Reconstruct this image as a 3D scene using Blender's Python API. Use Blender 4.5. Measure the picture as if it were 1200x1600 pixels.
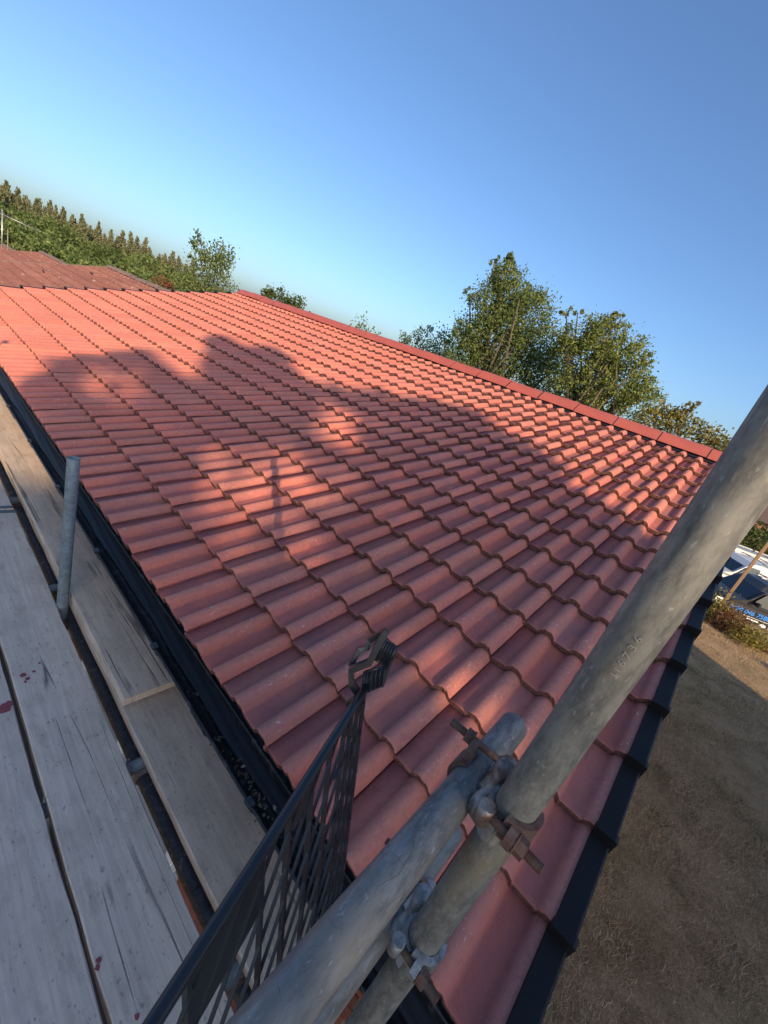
import bpy, bmesh, math, random
import numpy as np
from mathutils import Vector, Matrix
from math import radians, sin, cos, tan, pi

for o in list(bpy.data.objects): bpy.data.objects.remove(o)
scene = bpy.context.scene
COL = scene.collection
rnd = random.Random(7)
rng = np.random.default_rng(11)

# ------------------------------------------------------------------ camera, sky, sun, exposure
EYE = 3.9                                   # eye height above the lawn; all code below counts z from the eye, lifted at the end
F = 629.3                                   # focal length in pixels of a 1200 px wide picture
R = np.array([[0.6319, -0.7007, 0.3311], [-0.0601, -0.4693, -0.8810], [0.7727, 0.5373, -0.3382]])
_q, _ = np.linalg.qr(R.T); _q = _q * np.sign(np.sum(_q * R.T, axis=0)); R = _q.T
cam = bpy.data.cameras.new('camera'); camo = bpy.data.objects.new('camera', cam); COL.objects.link(camo)
M = Matrix.Identity(4)
for i in range(3):
    M[i][0] = R[0][i]; M[i][1] = -R[1][i]; M[i][2] = -R[2][i]
M[2][3] = EYE
camo.matrix_world = M
cam.sensor_fit = 'HORIZONTAL'; cam.sensor_width = 36; cam.lens = 36 * F / 1200
cam.clip_start = 0.02; cam.clip_end = 3000
scene.camera = camo

SUN_EL = radians(23.0); SUN_AZ = radians(60.65)        # light travels along SUN_AZ (from +X towards +Y) and down
LIGHT = np.array([cos(SUN_AZ) * cos(SUN_EL), sin(SUN_AZ) * cos(SUN_EL), -sin(SUN_EL)])
w = bpy.data.worlds.new('World'); scene.world = w; w.use_nodes = True
nt = w.node_tree; nt.nodes.clear()
sky = nt.nodes.new('ShaderNodeTexSky'); sky.sky_type = 'NISHITA'; sky.sun_disc = False
sky.sun_elevation = SUN_EL; sky.sun_rotation = math.atan2(-LIGHT[0], -LIGHT[1])
sky.altitude = 50; sky.air_density = 1.0; sky.dust_density = 2.1; sky.ozone_density = 5.6
bg = nt.nodes.new('ShaderNodeBackground'); bg.inputs[1].default_value = 0.145
wo = nt.nodes.new('ShaderNodeOutputWorld')
nt.links.new(sky.outputs[0], bg.inputs[0]); nt.links.new(bg.outputs[0], wo.inputs[0])
sl = bpy.data.lights.new('sun', 'SUN'); sl.energy = 4.3; sl.angle = radians(0.45); sl.color = (1.0, 0.74, 0.47)
slo = bpy.data.objects.new('sun', sl); COL.objects.link(slo)
slo.rotation_euler = Vector(LIGHT).to_track_quat('-Z', 'Y').to_euler()
scene.view_settings.view_transform = 'Standard'; scene.view_settings.look = 'None'
scene.view_settings.gamma = 1; scene.view_settings.use_curve_mapping = False
scene.view_settings.exposure = 0.56

# ------------------------------------------------------------------ geometry helpers
def ray(x, y):
    return R.T @ np.array([(x - 600) / F, (y - 800) / F, 1.0])
def at(x, y, dist):
    d = ray(x, y); return d * dist / math.hypot(d[0], d[1])
def proj(W):
    c = W @ R.T; return 600 + F * c[..., 0] / c[..., 2], 800 + F * c[..., 1] / c[..., 2], c[..., 2]

def np_mesh(name, V, Fc, uv=None, smooth=False):
    V = np.asarray(V, dtype=np.float32); Fc = np.asarray(Fc, dtype=np.int32)
    m = bpy.data.meshes.new(name); n, k = Fc.shape
    m.vertices.add(len(V)); m.vertices.foreach_set('co', V.ravel())
    m.loops.add(n * k); m.loops.foreach_set('vertex_index', Fc.ravel())
    m.polygons.add(n); m.polygons.foreach_set('loop_start', np.arange(0, n * k, k, dtype=np.int32))
    m.polygons.foreach_set('loop_total', np.full(n, k, dtype=np.int32))
    m.update(calc_edges=True)
    if smooth: m.polygons.foreach_set('use_smooth', np.ones(n, dtype=bool))
    return m

class MB:
    """collects shapes; build() links them as one mesh object"""
    def __init__(s): s.v = []; s.f = []; s.sm = []; s.mi = []; s.cur = 0
    def add(s, V, Fs, smooth=False):
        o = len(s.v); s.v += [tuple(map(float, v)) for v in V]
        for f in Fs: s.f.append([i + o for i in f]); s.sm.append(smooth); s.mi.append(s.cur)
        return s
    def box(s, c, d, rot=None, bev=0.0):
        c = np.array(c, float); h = np.array(d, float) / 2
        if bev <= 0:
            P = np.array([[x, y, z] for x in (-1, 1) for y in (-1, 1) for z in (-1, 1)]) * h
            Fs = [(0, 1, 3, 2), (4, 6, 7, 5), (0, 4, 5, 1), (2, 3, 7, 6), (0, 2, 6, 4), (1, 5, 7, 3)]
        else:
            bm = bmesh.new(); bmesh.ops.create_cube(bm, size=1)
            for v in bm.verts: v.co = Vector([v.co[i] * d[i] for i in range(3)])
            bmesh.ops.bevel(bm, geom=bm.edges[:], offset=bev, segments=1, affect='EDGES', profile=.5)
            bm.verts.index_update()
            P = np.array([v.co[:] for v in bm.verts]); Fs = [[v.index for v in f.verts] for f in bm.faces]; bm.free()
        if rot is not None: P = P @ np.array(rot).T
        return s.add(P + c, Fs)
    def tube(s, pts, r, n=12, caps=True, smooth=True):
        pts = [np.array(p, float) for p in pts]
        rs = r if hasattr(r, '__len__') else [r] * len(pts)
        V = []; Fs = []; ref = None
        for i, p in enumerate(pts):
            t = pts[min(i + 1, len(pts) - 1)] - pts[max(i - 1, 0)]; t = t / (np.linalg.norm(t) + 1e-12)
            if ref is None:
                ref = np.array([0, 0, 1.]) if abs(t[2]) < .9 else np.array([1., 0, 0])
            a = ref - t * (ref @ t); a /= np.linalg.norm(a); b = np.cross(t, a); ref = a
            for k in range(n):
                an = 2 * pi * k / n; V.append(p + rs[i] * (a * cos(an) + b * sin(an)))
        for i in range(len(pts) - 1):
            for k in range(n):
                k2 = (k + 1) % n; Fs.append((i * n + k, i * n + k2, (i + 1) * n + k2, (i + 1) * n + k))
        s.add(V, Fs, smooth)
        if caps:
            o = len(s.v) - len(V)
            s.f.append([o + k for k in range(n)][::-1]); s.sm.append(False); s.mi.append(s.cur)
            s.f.append([o + (len(pts) - 1) * n + k for k in range(n)]); s.sm.append(False); s.mi.append(s.cur)
        return s
    def pipe(s, p0, p1, r, wall=.004, n=28):
        """open hollow scaffold tube"""
        p0 = np.array(p0, float); p1 = np.array(p1, float); t = (p1 - p0) / np.linalg.norm(p1 - p0)
        ref = np.array([0, 0, 1.]) if abs(t[2]) < .9 else np.array([1., 0, 0])
        a = ref - t * (ref @ t); a /= np.linalg.norm(a); b = np.cross(t, a)
        ch = .0012
        rings = [(p0 + t * .1, r - wall), (p0, r - wall), (p0, r - ch), (p0 + t * ch, r)]
        L = np.linalg.norm(p1 - p0); k = max(2, int(L / .12))
        for i in range(1, k): rings.append((p0 + t * L * i / k, r))
        rings += [(p1 - t * ch, r), (p1, r - ch), (p1, r - wall), (p1 - t * .1, r - wall)]
        V = []; Fs = []
        for c, rr in rings:
            for j in range(n):
                an = 2 * pi * j / n; V.append(c + rr * (a * cos(an) + b * sin(an)))
        for i in range(len(rings) - 1):
            for j in range(n):
                j2 = (j + 1) % n; Fs.append((i * n + j, i * n + j2, (i + 1) * n + j2, (i + 1) * n + j))
        return s.add(V, Fs, True)
    def prism(s, poly, h, org, ex, ey, ez):
        """polygon in ex,ey extruded by h along ez, from org"""
        org, ex, ey, ez = [np.array(q, float) for q in (org, ex, ey, ez)]
        n = len(poly); V = [org + ex * a + ey * b for a, b in poly] + [org + ex * a + ey * b + ez * h for a, b in poly]
        Fs = [list(range(n))[::-1], list(range(n, 2 * n))] + [(i, (i + 1) % n, n + (i + 1) % n, n + i) for i in range(n)]
        return s.add(V, Fs)
    def sweep(s, prof, A, B, ex, ez, n=1, smooth=False, closed=False):
        """open profile (a,b) in ex,ez swept from A to B"""
        A, B, ex, ez = [np.array(q, float) for q in (A, B, ex, ez)]
        V = []; k = len(prof)
        for i in range(n + 1):
            c = A + (B - A) * i / n
            V += [c + ex * a + ez * b for a, b in prof]
        Fs = []
        for i in range(n):
            for j in range(k - (0 if closed else 1)):
                j2 = (j + 1) % k; Fs.append((i * k + j, i * k + j2, (i + 1) * k + j2, (i + 1) * k + j))
        return s.add(V, Fs, smooth)
    def mesh(s, name):
        m = bpy.data.meshes.new(name); m.from_pydata(s.v, [], s.f); m.update()
        m.polygons.foreach_set('use_smooth', s.sm); m.polygons.foreach_set('material_index', s.mi); return m
    def build(s, name, mats, parent=None, loc=None):
        return link(name, s.mesh(name), mats, parent, loc)

def link(name, mesh, mats, parent=None, loc=None):
    for mm in (mats if isinstance(mats, (list, tuple)) else [mats]):
        if len(mesh.materials) < (len(mats) if isinstance(mats, (list, tuple)) else 1): mesh.materials.append(mm)
    o = bpy.data.objects.new(name, mesh); COL.objects.link(o)
    if loc is not None: o.location = loc
    if parent is not None: adopt(o, parent)
    return o
def adopt(o, parent):
    o.parent = parent
    # parents are only translated and, like their children, authored in scene coordinates
    o.matrix_parent_inverse = Matrix.Translation(-parent.location)
def tag(o, label, cat, group=None, kind=None):
    if label: o['label'] = label
    if cat: o['category'] = cat
    if group: o['group'] = group
    if kind: o['kind'] = kind
    return o
def thing(name, loc, label, cat, group=None):
    o = bpy.data.objects.new(name, None); COL.objects.link(o); o.location = loc; o.empty_display_size = .1
    return tag(o, label, cat, group)
def structure(o): o['kind'] = 'structure'; return o

# ------------------------------------------------------------------ materials
class N:
    def __init__(s, name, rough=.7, metallic=0.0, spec=.5):
        s.m = bpy.data.materials.new(name); s.m.use_nodes = True; s.t = s.m.node_tree
        s.b = s.t.nodes['Principled BSDF']; s.b.inputs['Roughness'].default_value = rough
        s.b.inputs['Metallic'].default_value = metallic; s.b.inputs['Specular IOR Level'].default_value = spec
        s._tc = None
    def node(s, typ, **kw):
        n = s.t.nodes.new(typ)
        for k, v in kw.items(): setattr(n, k, v)
        return n
    def l(s, a, b): s.t.links.new(a, b)
    def set(s, sock, v):
        if hasattr(v, 'is_output'): s.l(v, sock)
        elif isinstance(v, (tuple, list)) and len(v) == 3 and sock.type == 'RGBA': sock.default_value = (*v, 1)
        else: sock.default_value = v
    def coord(s, which='Object', scale=(1, 1, 1), loc=(0, 0, 0)):
        if s._tc is None: s._tc = s.node('ShaderNodeTexCoord')
        mp = s.node('ShaderNodeMapping'); mp.inputs['Scale'].default_value = scale; mp.inputs['Location'].default_value = loc
        s.l(s._tc.outputs[which], mp.inputs[0]); return mp.outputs[0]
    def noise(s, vec, scale, detail=4, rough=.55, dist=0, w=None):
        n = s.node('ShaderNodeTexNoise')
        if w is not None: n.noise_dimensions = '4D'; s.set(n.inputs['W'], w)
        s.l(vec, n.inputs['Vector']); n.inputs['Scale'].default_value = scale; n.inputs['Detail'].default_value = detail
        n.inputs['Roughness'].default_value = rough; n.inputs['Distortion'].default_value = dist
        return n.outputs['Fac']
    def ramp(s, fac, stops, interp='LINEAR'):
        n = s.node('ShaderNodeValToRGB'); n.color_ramp.interpolation = interp
        el = n.color_ramp.elements
        while len(el) < len(stops): el.new(.5)
        for e, (p, c) in zip(el, stops):
            e.position = p; e.color = (*c, 1) if hasattr(c, '__len__') else (c, c, c, 1)
        s.l(fac, n.inputs[0]); return n.outputs[0]
    def math(s, op, a, b=0.0, c=None):
        n = s.node('ShaderNodeMath', operation=op); s.set(n.inputs[0], a); s.set(n.inputs[1], b)
        if c is not None: s.set(n.inputs[2], c)
        return n.outputs[0]
    def mix(s, fac, a, b, mode='MIX'):
        n = s.node('ShaderNodeMix', data_type='RGBA', blend_type=mode)
        s.set(n.inputs[0], fac); s.set(n.inputs[6], a); s.set(n.inputs[7], b); return n.outputs[2]
    def bump(s, h, strength=.3, dist=.005):
        n = s.node('ShaderNodeBump'); n.inputs['Strength'].default_value = strength; n.inputs['Distance'].default_value = dist
        s.l(h, n.inputs['Height']); s.l(n.outputs[0], s.b.inputs['Normal'])
    def color(s, c): s.set(s.b.inputs['Base Color'], c); return s
    def rough(s, c): s.set(s.b.inputs['Roughness'], c); return s
    def rand(s):
        a = s.node('ShaderNodeObjectInfo').outputs['Random']; b = s.node('ShaderNodeNewGeometry').outputs['Random Per Island']
        return s.math('FRACT', s.math('ADD', a, b))

def tile_material(name, base, dark, pale, wear=1.0):
    k = N(name, rough=.85, spec=.2)
    uv = k.coord('UV'); r = k.rand(); W = k.math('MULTIPLY', r, 57.0)
    obj = k.node('ShaderNodeNewGeometry').outputs['Position']
    c = k.mix(k.ramp(r, [(0, 0.0), (1, 1.0)]), tuple(x * .68 for x in base), tuple(min(1, x * 1.18) for x in base))
    c = k.mix(k.math('MULTIPLY', k.ramp(k.math('FRACT', k.math('MULTIPLY', r, 7.31)), [(.55, 0), (.9, 1)]), .65), c, (base[0] * .78, base[1] * 1.25, base[2] * 1.35))
    c = k.mix(k.math('MULTIPLY', k.ramp(k.noise(obj, 2.2, 5), [(.38, 0), (.68, 1)]), .6), c, dark)
    bl = k.math('MULTIPLY', k.ramp(k.noise(k.coord('UV', (1.6, .5, 1)), 7, 3, .55, 0, k.math('ADD', W, 13.0)), [(.55, 0), (.68, 1)]), k.ramp(r, [(.25, 0), (.45, 1)]))
    c = k.mix(k.math('MULTIPLY', bl, .6), c, (.19, .12, .14))          # broad weathering
    st = k.noise(k.coord('UV', (5, 1.3, 1)), 4, 4, .6, 0, W)
    c = k.mix(k.math('MULTIPLY', k.ramp(st, [(.48, 0), (.66, 1)]), .75), c, dark)                           # streaks down the tile
    # paler crest of each roll, read from the tile's own width coordinate
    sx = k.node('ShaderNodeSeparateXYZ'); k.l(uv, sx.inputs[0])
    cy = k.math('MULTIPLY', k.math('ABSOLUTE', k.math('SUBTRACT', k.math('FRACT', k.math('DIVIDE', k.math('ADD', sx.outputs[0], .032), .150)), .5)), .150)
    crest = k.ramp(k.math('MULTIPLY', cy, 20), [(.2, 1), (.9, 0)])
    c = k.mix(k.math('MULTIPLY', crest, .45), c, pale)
    fl = k.noise(k.coord('UV', (1.0, .4, 1)), 120, 3, .6, 0, W)
    flm = k.math('MULTIPLY', k.ramp(fl, [(.60, 0), (.66, 1)]), k.ramp(k.noise(k.coord('UV'), 9, 2, .5, 0, W), [(.46, 0), (.56, 1)]))
    c = k.mix(k.math('MULTIPLY', k.math('MULTIPLY', flm, crest), .6 * wear), c, (.80, .62, .54))
    fine = k.noise(obj, 420, 3)
    c = k.mix(k.math('MULTIPLY', k.ramp(fine, [(.35, 0), (.75, 1)]), .3), c, pale)
    c = k.mix(k.math('MULTIPLY', k.ramp(k.noise(obj, 55, 6, .7), [(.5, 0), (.72, 1)]), .45), c, (dark[0] * .8, dark[1] * .75, dark[2] * .7))
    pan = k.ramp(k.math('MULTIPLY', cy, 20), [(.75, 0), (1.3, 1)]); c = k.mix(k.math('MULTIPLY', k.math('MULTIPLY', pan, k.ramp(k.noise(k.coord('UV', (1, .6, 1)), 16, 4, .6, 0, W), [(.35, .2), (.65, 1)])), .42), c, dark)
    k.color(c); k.rough(k.ramp(st, [(.3, .74), (.7, .92)]))
    k.bump(k.noise(obj, 210, 5, .7), .5, .003)
    return k.m
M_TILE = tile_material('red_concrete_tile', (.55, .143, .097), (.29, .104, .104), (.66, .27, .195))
def tile_nose():
    k = N('tile_cut_edge', .9); p = k.node('ShaderNodeNewGeometry').outputs['Position']
    k.color(k.ramp(k.noise(p, 60, 5, .65), [(.3, (.08, .034, .027)), (.55, (.17, .072, .052)), (.75, (.28, .165, .10))])); k.bump(k.noise(p, 150, 4), .6, .006); return k.m
M_NOSE = tile_nose()
def ridge_mat():
    k = N('red_ridge_tile', .6, 0, .35); p = k.coord('Object')
    k.color(k.mix(k.ramp(k.noise(p, 6, 5), [(.35, 0), (.75, .6)]), (.42, .105, .078), (.31, .08, .066))); k.bump(k.noise(p, 200, 3), .2, .002); return k.m
M_RIDGE = ridge_mat()
def plain(name, col, rough=.6, metallic=0.0, var=.15, scale=14, bumps=0.0, spec=.5):
    k = N(name, rough, metallic, spec); p = k.coord('Object')
    k.color(k.mix(k.noise(p, scale, 4), tuple(c * (1 - var) for c in col), tuple(min(1, c * (1 + var)) for c in col)))
    if bumps: k.bump(k.noise(p, scale * 8, 3), bumps, .003)
    return k.m
M_BLACKP = plain('black_plastic', (.018, .021, .026), .36, 0, .25, 30)
M_VERGE = plain('dark_verge_plastic', (.011, .011, .012), .5, 0, .35, 6, .12, .22)
def gutter_mat():
    k = N('dirty_black_gutter', .5); p = k.coord('Object')
    d = k.ramp(k.noise(p, 22, 6, .65), [(.55, 0), (.75, 1)])
    k.color(k.mix(k.math('MULTIPLY', d, .8), (.014, .013, .013), (.12, .105, .09))); k.rough(k.ramp(d, [(0, .38), (1, .9)])); return k.m
M_GUT = gutter_mat()
M_FELT = plain('black_eaves_felt', (.010, .010, .012), .45, 0, .3, 40, .4)
M_DARK = plain('dark_roof_void', (.02, .018, .016), .9)
def galv(name, base, dirt, tint, seed=0.0, dirt_amt=.6, metal=.12, st=(1, 1, 1)):
    k = N(name, .5, metal, .5); p = k.coord('Object', st, (seed, seed * 1.7, seed * .3))
    a = k.noise(p, 15, 7, .68); b = k.noise(p, 62, 6, .7); c3 = k.noise(p, 8, 6, .62, .8)
    c = k.mix(k.ramp(a, [(.35, 0), (.65, 1)]), base, tint)
    c = k.mix(k.ramp(b, [(.42, 0), (.66, .85)]), c, tuple(x * .42 for x in base))
    c = k.mix(k.math('MULTIPLY', k.ramp(c3, [(.5, 0), (.68, 1)]), dirt_amt), c, dirt)
    vo = k.node('ShaderNodeTexVoronoi', feature='DISTANCE_TO_EDGE'); k.l(k.coord('Object', (3, 3, 12), (seed, 0, 0)), vo.inputs['Vector']); vo.inputs['Scale'].default_value = 9
    scr = k.math('MULTIPLY', k.ramp(vo.outputs['Distance'], [(0, 1), (.018, 0)]), k.ramp(k.noise(p, 14, 2), [(.5, 0), (.6, 1)]))
    c = k.mix(k.math('MULTIPLY', scr, .7), c, (.05, .05, .045))
    c = k.mix(k.math('MULTIPLY', k.ramp(k.noise(p, 24, 8, .75), [(.54, 0), (.64, 1)]), .55), c, tuple(x * .38 for x in base))
    c = k.mix(k.math('MULTIPLY', k.ramp(k.noise(p, 31, 7, .72), [(.58, 0), (.66, 1)]), .5), c, (.44, .42, .37))
    spk = k.ramp(k.noise(p, 230, 2), [(.66, 0), (.72, 1)])
    c = k.mix(k.math('MULTIPLY', spk, .35), c, (.5, .5, .48))
    k.color(c); k.rough(k.ramp(b, [(.3, .42), (.7, .68)])); k.bump(k.noise(p, 90, 4, .65), .22, .002); return k.m
M_STD = galv('weathered_standard_tube', (.16, .163, .145), (.27, .21, .125), (.265, .255, .215), 2.0, .8, .12, (1, 1, .35))
M_RAIL = galv('weathered_rail_tube', (.145, .15, .148), (.27, .235, .175), (.235, .235, .222), 5.0, .75, .12, (.35, 1, 1))
M_LEDG = galv('dull_blue_ledger_tube', (.06, .085, .105), (.05, .05, .045), (.08, .10, .115), 9.0, .3)
M_POLE = galv('galvanised_pole', (.25, .31, .34), (.2, .21, .2), (.17, .215, .24), 4.0, .5)
M_SILV = galv('galvanised_coupler', (.33, .34, .33), (.12, .08, .06), (.42, .43, .42), 7.0, .35, .5)
def rust(name, base):
    k = N(name, .75, .25); p = k.coord('Object')
    k.color(k.mix(k.ramp(k.noise(p, 45, 6, .65), [(.35, 0), (.7, 1)]), base, (.17, .125, .10))); k.bump(k.noise(p, 140, 4), .5, .003); return k.m
M_RUST = rust('rusty_steel', (.105, .048, .034)); M_RUSTB = rust('rusty_bolt', (.12, .05, .03))
def worn_coupler():
    k = N('worn_coupler', .5, .5); p = k.coord('Object')
    k.color(k.mix(k.ramp(k.noise(p, 28, 5, .6), [(.42, 0), (.6, 1)]), (.30, .29, .27), (.12, .065, .045))); k.bump(k.noise(p, 110, 4), .45, .003); return k.m
M_WORN = worn_coupler()
def board_mat(name, base, seed):
    k = N(name, .85, 0, .25); o = (seed, seed * 2.3, 0)
    p = k.coord('Object', (1, .09, 1), o); q = k.coord('Object', (1, 1, 1), o); ql = k.coord('Object', (1, .03, 1), o)
    wv = k.noise(k.coord('Object', (1, .045, 1), o), 75, 6, .7, .5)
    c = k.mix(k.ramp(wv, [(.3, 0), (.7, 1)]), tuple(x * .76 for x in base), tuple(x * 1.12 for x in base))
    big = k.noise(q, 5, 5, .6)
    c = k.mix(k.ramp(big, [(.45, 0), (.70, .55)]), c, (base[0] * .62, base[1] * .6, base[2] * .58))
    cr = k.math('ABSOLUTE', k.math('SUBTRACT', k.noise(ql, 7, 3, .5, .5), .5))
    crm = k.math('MULTIPLY', k.ramp(cr, [(0, 1), (.010, 0)]), k.ramp(k.noise(q, 2.2, 2), [(.44, 0), (.54, 1)]))   # long drying cracks
    c = k.mix(k.math('MULTIPLY', crm, .85), c, (.03, .026, .024))
    st_ = k.ramp(k.noise(k.coord('Object', (1, .35, 1), o), 19, 6, .7), [(.52, 0), (.66, .55)]); c = k.mix(st_, c, (base[0] * .55, base[1] * .52, base[2] * .5))
    sp = k.ramp(k.noise(k.coord('Object', (1, .5, 1), o), 75, 3), [(.63, 0), (.69, 1)])
    c = k.mix(k.math('MULTIPLY', sp, .5), c, (.10, .085, .075))
    du = k.ramp(k.noise(q, 130, 3), [(.4, 0), (.8, .3)]); c = k.mix(du, c, (.58, .55, .52))
    k.color(c); h = k.math('SUBTRACT', k.math('MULTIPLY', wv, .35), k.math('MULTIPLY', crm, 1.5)); k.bump(h, .5, .003); return k.m
M_BOARD = [board_mat('weathered_board_' + n, b, s) for n, b, s in (('grey', (.66, .53, .415), 0.0), ('pale', (.67, .54, .42), 3.1), ('brown', (.64, .495, .37), 6.7), ('dull', (.57, .455, .345), 9.3))]
M_REDPAINT = plain('red_paint_drops', (.27, .06, .07), .8)
M_STEELB = plain('board_end_band', (.16, .17, .17), .5, .6, .3, 40)
def brick_mat():
    k = N('red_brick', .88); p = k.coord('Object'); r = k.rand()
    c = k.mix(r, (.16, .05, .035), (.30, .085, .05)); c = k.mix(k.ramp(k.noise(p, 30, 5), [(.4, 0), (.75, .6)]), c, (.12, .05, .04)); k.color(c); k.bump(k.noise(p, 90, 4), .5, .004); return k.m
M_BRICK = brick_mat()
M_MORTAR = plain('mortar', (.22, .19, .16), .95, 0, .25, 30, .4)
def wall_far():
    k = N('far_brick_wall', .9); t = k.node('ShaderNodeTexBrick'); k.l(k.coord('Object'), t.inputs['Vector'])
    t.inputs['Color1'].default_value = (.24, .09, .055, 1); t.inputs['Color2'].default_value = (.17, .065, .045, 1); t.inputs['Mortar'].default_value = (.25, .21, .18, 1)
    t.inputs['Scale'].default_value = 4.4; t.inputs['Brick Width'].default_value = 1.0; t.inputs['Row Height'].default_value = .33; k.color(t.outputs[0]); return k.m
M_FARWALL = wall_far()
M_UPVC = plain('white_upvc', (.72, .73, .74), .35, 0, .04)
def glass():
    k = N('dark_window_glass', .06, 0, .7); k.color((.02, .025, .03)); return k.m
M_GLASS = glass()
def ground_mat():
    k = N('parched_lawn', .95, 0, .1); p = k.coord('Object')
    c = k.mix(k.ramp(k.noise(p, .9, 6, .6), [(.38, 0), (.62, 1)]), (.36, .25, .14), (.48, .34, .20))
    c = k.mix(k.ramp(k.noise(p, 5, 5, .65), [(.5, 0), (.72, .75)]), c, (.16, .11, .06))
    c = k.mix(k.ramp(k.noise(p, .5, 3), [(.56, 0), (.68, .6)]), c, (.13, .12, .05))
    c = k.mix(k.ramp(k.noise(p, 40, 4), [(.4, 0), (.7, .5)]), c, (.22, .15, .08))
    c = k.mix(k.ramp(k.noise(p, 2.6, 6, .7), [(.60, 0), (.70, .6)]), c, (.12, .085, .055))
    k.color(c); k.bump(k.noise(p, 45, 5, .7), .9, .03); return k.m
M_GROUND = ground_mat()
def blade_mat():
    k = N('dry_grass_blades', .8, 0, .2); r = k.rand(); p = k.coord('Object')
    c = k.ramp(r, [(0, (.18, .12, .07)), (.45, (.44, .31, .18)), (.8, (.66, .50, .30)), (1, (.16, .15, .055))])
    c = k.mix(k.ramp(k.noise(p, 1.2, 4), [(.56, 0), (.68, .7)]), c, (.12, .115, .04)); k.color(c); return k.m
M_BLADE = blade_mat()
M_ROAD = plain('asphalt', (.055, .053, .052), .9, 0, .25, 30, .4)
M_KERB = plain('concrete_kerb', (.30, .29, .27), .9, 0, .15, 12, .3)
def leaf_mat(name, a, b, c3, trans=.4):
    k = N(name, .8, 0, .12); r = k.rand()
    col = k.ramp(r, [(0, a), (.5, b), (1, c3)]); k.color(col)
    tr = k.node('ShaderNodeBsdfTranslucent'); k.l(col, tr.inputs[0]); ms = k.node('ShaderNodeMixShader'); ms.inputs[0].default_value = trans
    out = k.t.nodes['Material Output']; k.l(k.b.outputs[0], ms.inputs[1]); k.l(tr.outputs[0], ms.inputs[2]); k.l(ms.outputs[0], out.inputs[0]); return k.m
M_LEAF = leaf_mat('olive_leaves', (.075, .12, .032), (.145, .195, .058), (.24, .27, .10))
M_LEAFD = leaf_mat('dark_leaves', (.045, .07, .02), (.075, .105, .03), (.12, .145, .048))
M_LEAFY = leaf_mat('yellowing_leaves', (.14, .14, .03), (.25, .22, .055), (.36, .29, .09))
M_LEAFP = leaf_mat('poplar_leaves', (.10, .125, .055), (.17, .185, .09), (.30, .275, .16))
M_LEAFR = leaf_mat('russet_leaves', (.10, .045, .02), (.20, .085, .045), (.27, .13, .07))
M_BARK = plain('bark', (.10, .08, .06), .95, 0, .35, 20, .6)
M_BARKP = plain('pale_bark', (.26, .23, .19), .95, 0, .3, 20, .5)

# ------------------------------------------------------------------ roof frame (z counted from the eye)
PITCH = radians(17.4); XE, ZE = 0.728, -1.254
ES = np.array([cos(PITCH), 0, sin(PITCH)]); EN = np.array([-sin(PITCH), 0, cos(PITCH)]); EY = np.array([0, 1., 0])
GAUGE, TW = 0.3045, 0.30
Y_NEAR, NT, NC = -0.284, 33, 16
Y_FAR = Y_NEAR + NT * TW
S_RIDGE = 4.86
def rp(s, y, h=0.0): return np.array([XE, 0, ZE]) + ES * s + EY * y + EN * h
X_R, _, Z_R = rp(S_RIDGE, 0)
GZ = -EYE
X_WALL = 0.86

def gnd(x, y):
    """terrain: lawn, falling gently along the terrace and to the lower road"""
    z = GZ - .064 * np.maximum(0, y - 10.0)
    dd = (x * .82 + y * .57) - 13.4                   # distance towards the road
    return z - .78 * np.clip(dd / 2.6, 0, 1)
# ---- ground sheet
gx = np.concatenate([[-900, -300, -120, -60], np.arange(-40, 60, 1.0), [70, 90, 130, 300, 900]])
gy = np.concatenate([[-900, -300, -120, -60], np.arange(-40, 60, 1.0), [70, 90, 110]])
gy = np.concatenate([gy, [150, 300, 900]])
GX, GY = np.meshgrid(gx, gy, indexing='ij')
GZZ = gnd(GX, np.minimum(GY, 60)) + .02 * np.sin(GX * 1.3) * np.cos(GY * 1.1)
V = np.stack([GX, GY, GZZ], -1).reshape(-1, 3); ny = len(gy)
ii, jj = np.meshgrid(np.arange(len(gx) - 1), np.arange(ny - 1), indexing='ij'); a = (ii * ny + jj).ravel()
ground = structure(link('ground', np_mesh('ground', V, np.stack([a, a + ny, a + ny + 1, a + 1], 1), smooth=True), M_GROUND))
mb = MB(); mb.add([(-1.5, -.6, GZ + .035), (.80, -.6, GZ + .035), (.80, 9.7, GZ + .035), (-1.5, 9.7, GZ + .035)], [(0, 1, 2, 3)]); structure(mb.build('shade_strip', plain('dark_ground_shade', (.05, .045, .042), .95, 0, .3, 20, .3)))  # dark strip laid on the ground as painted shade under the platform
# road and kerb beyond the lawn, running along direction RD
RD = np.array([-.57, .82, 0]); RN = np.array([.82, .57, 0])
def roadpt(t, d, z): return RD * t + RN * d + np.array([0, 0, z])
ZROAD = GZ - .78
mb = MB(); mb.add([roadpt(-90, 16.6, ZROAD + .03), roadpt(60, 16.6, ZROAD + .03), roadpt(60, 31.5, ZROAD + .03), roadpt(-90, 31.5, ZROAD + .03)], [(0, 1, 2, 3)])
structure(mb.build('road', M_ROAD))
mb = MB()
for t in range(-30, 20): mb.box(roadpt(t + .5, 16.5, ZROAD + .06), (.985, .13, .14), rot=np.stack([RD, RN, [0, 0, 1]], 1), bev=.012)
structure(mb.build('kerb', M_KERB))

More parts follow.
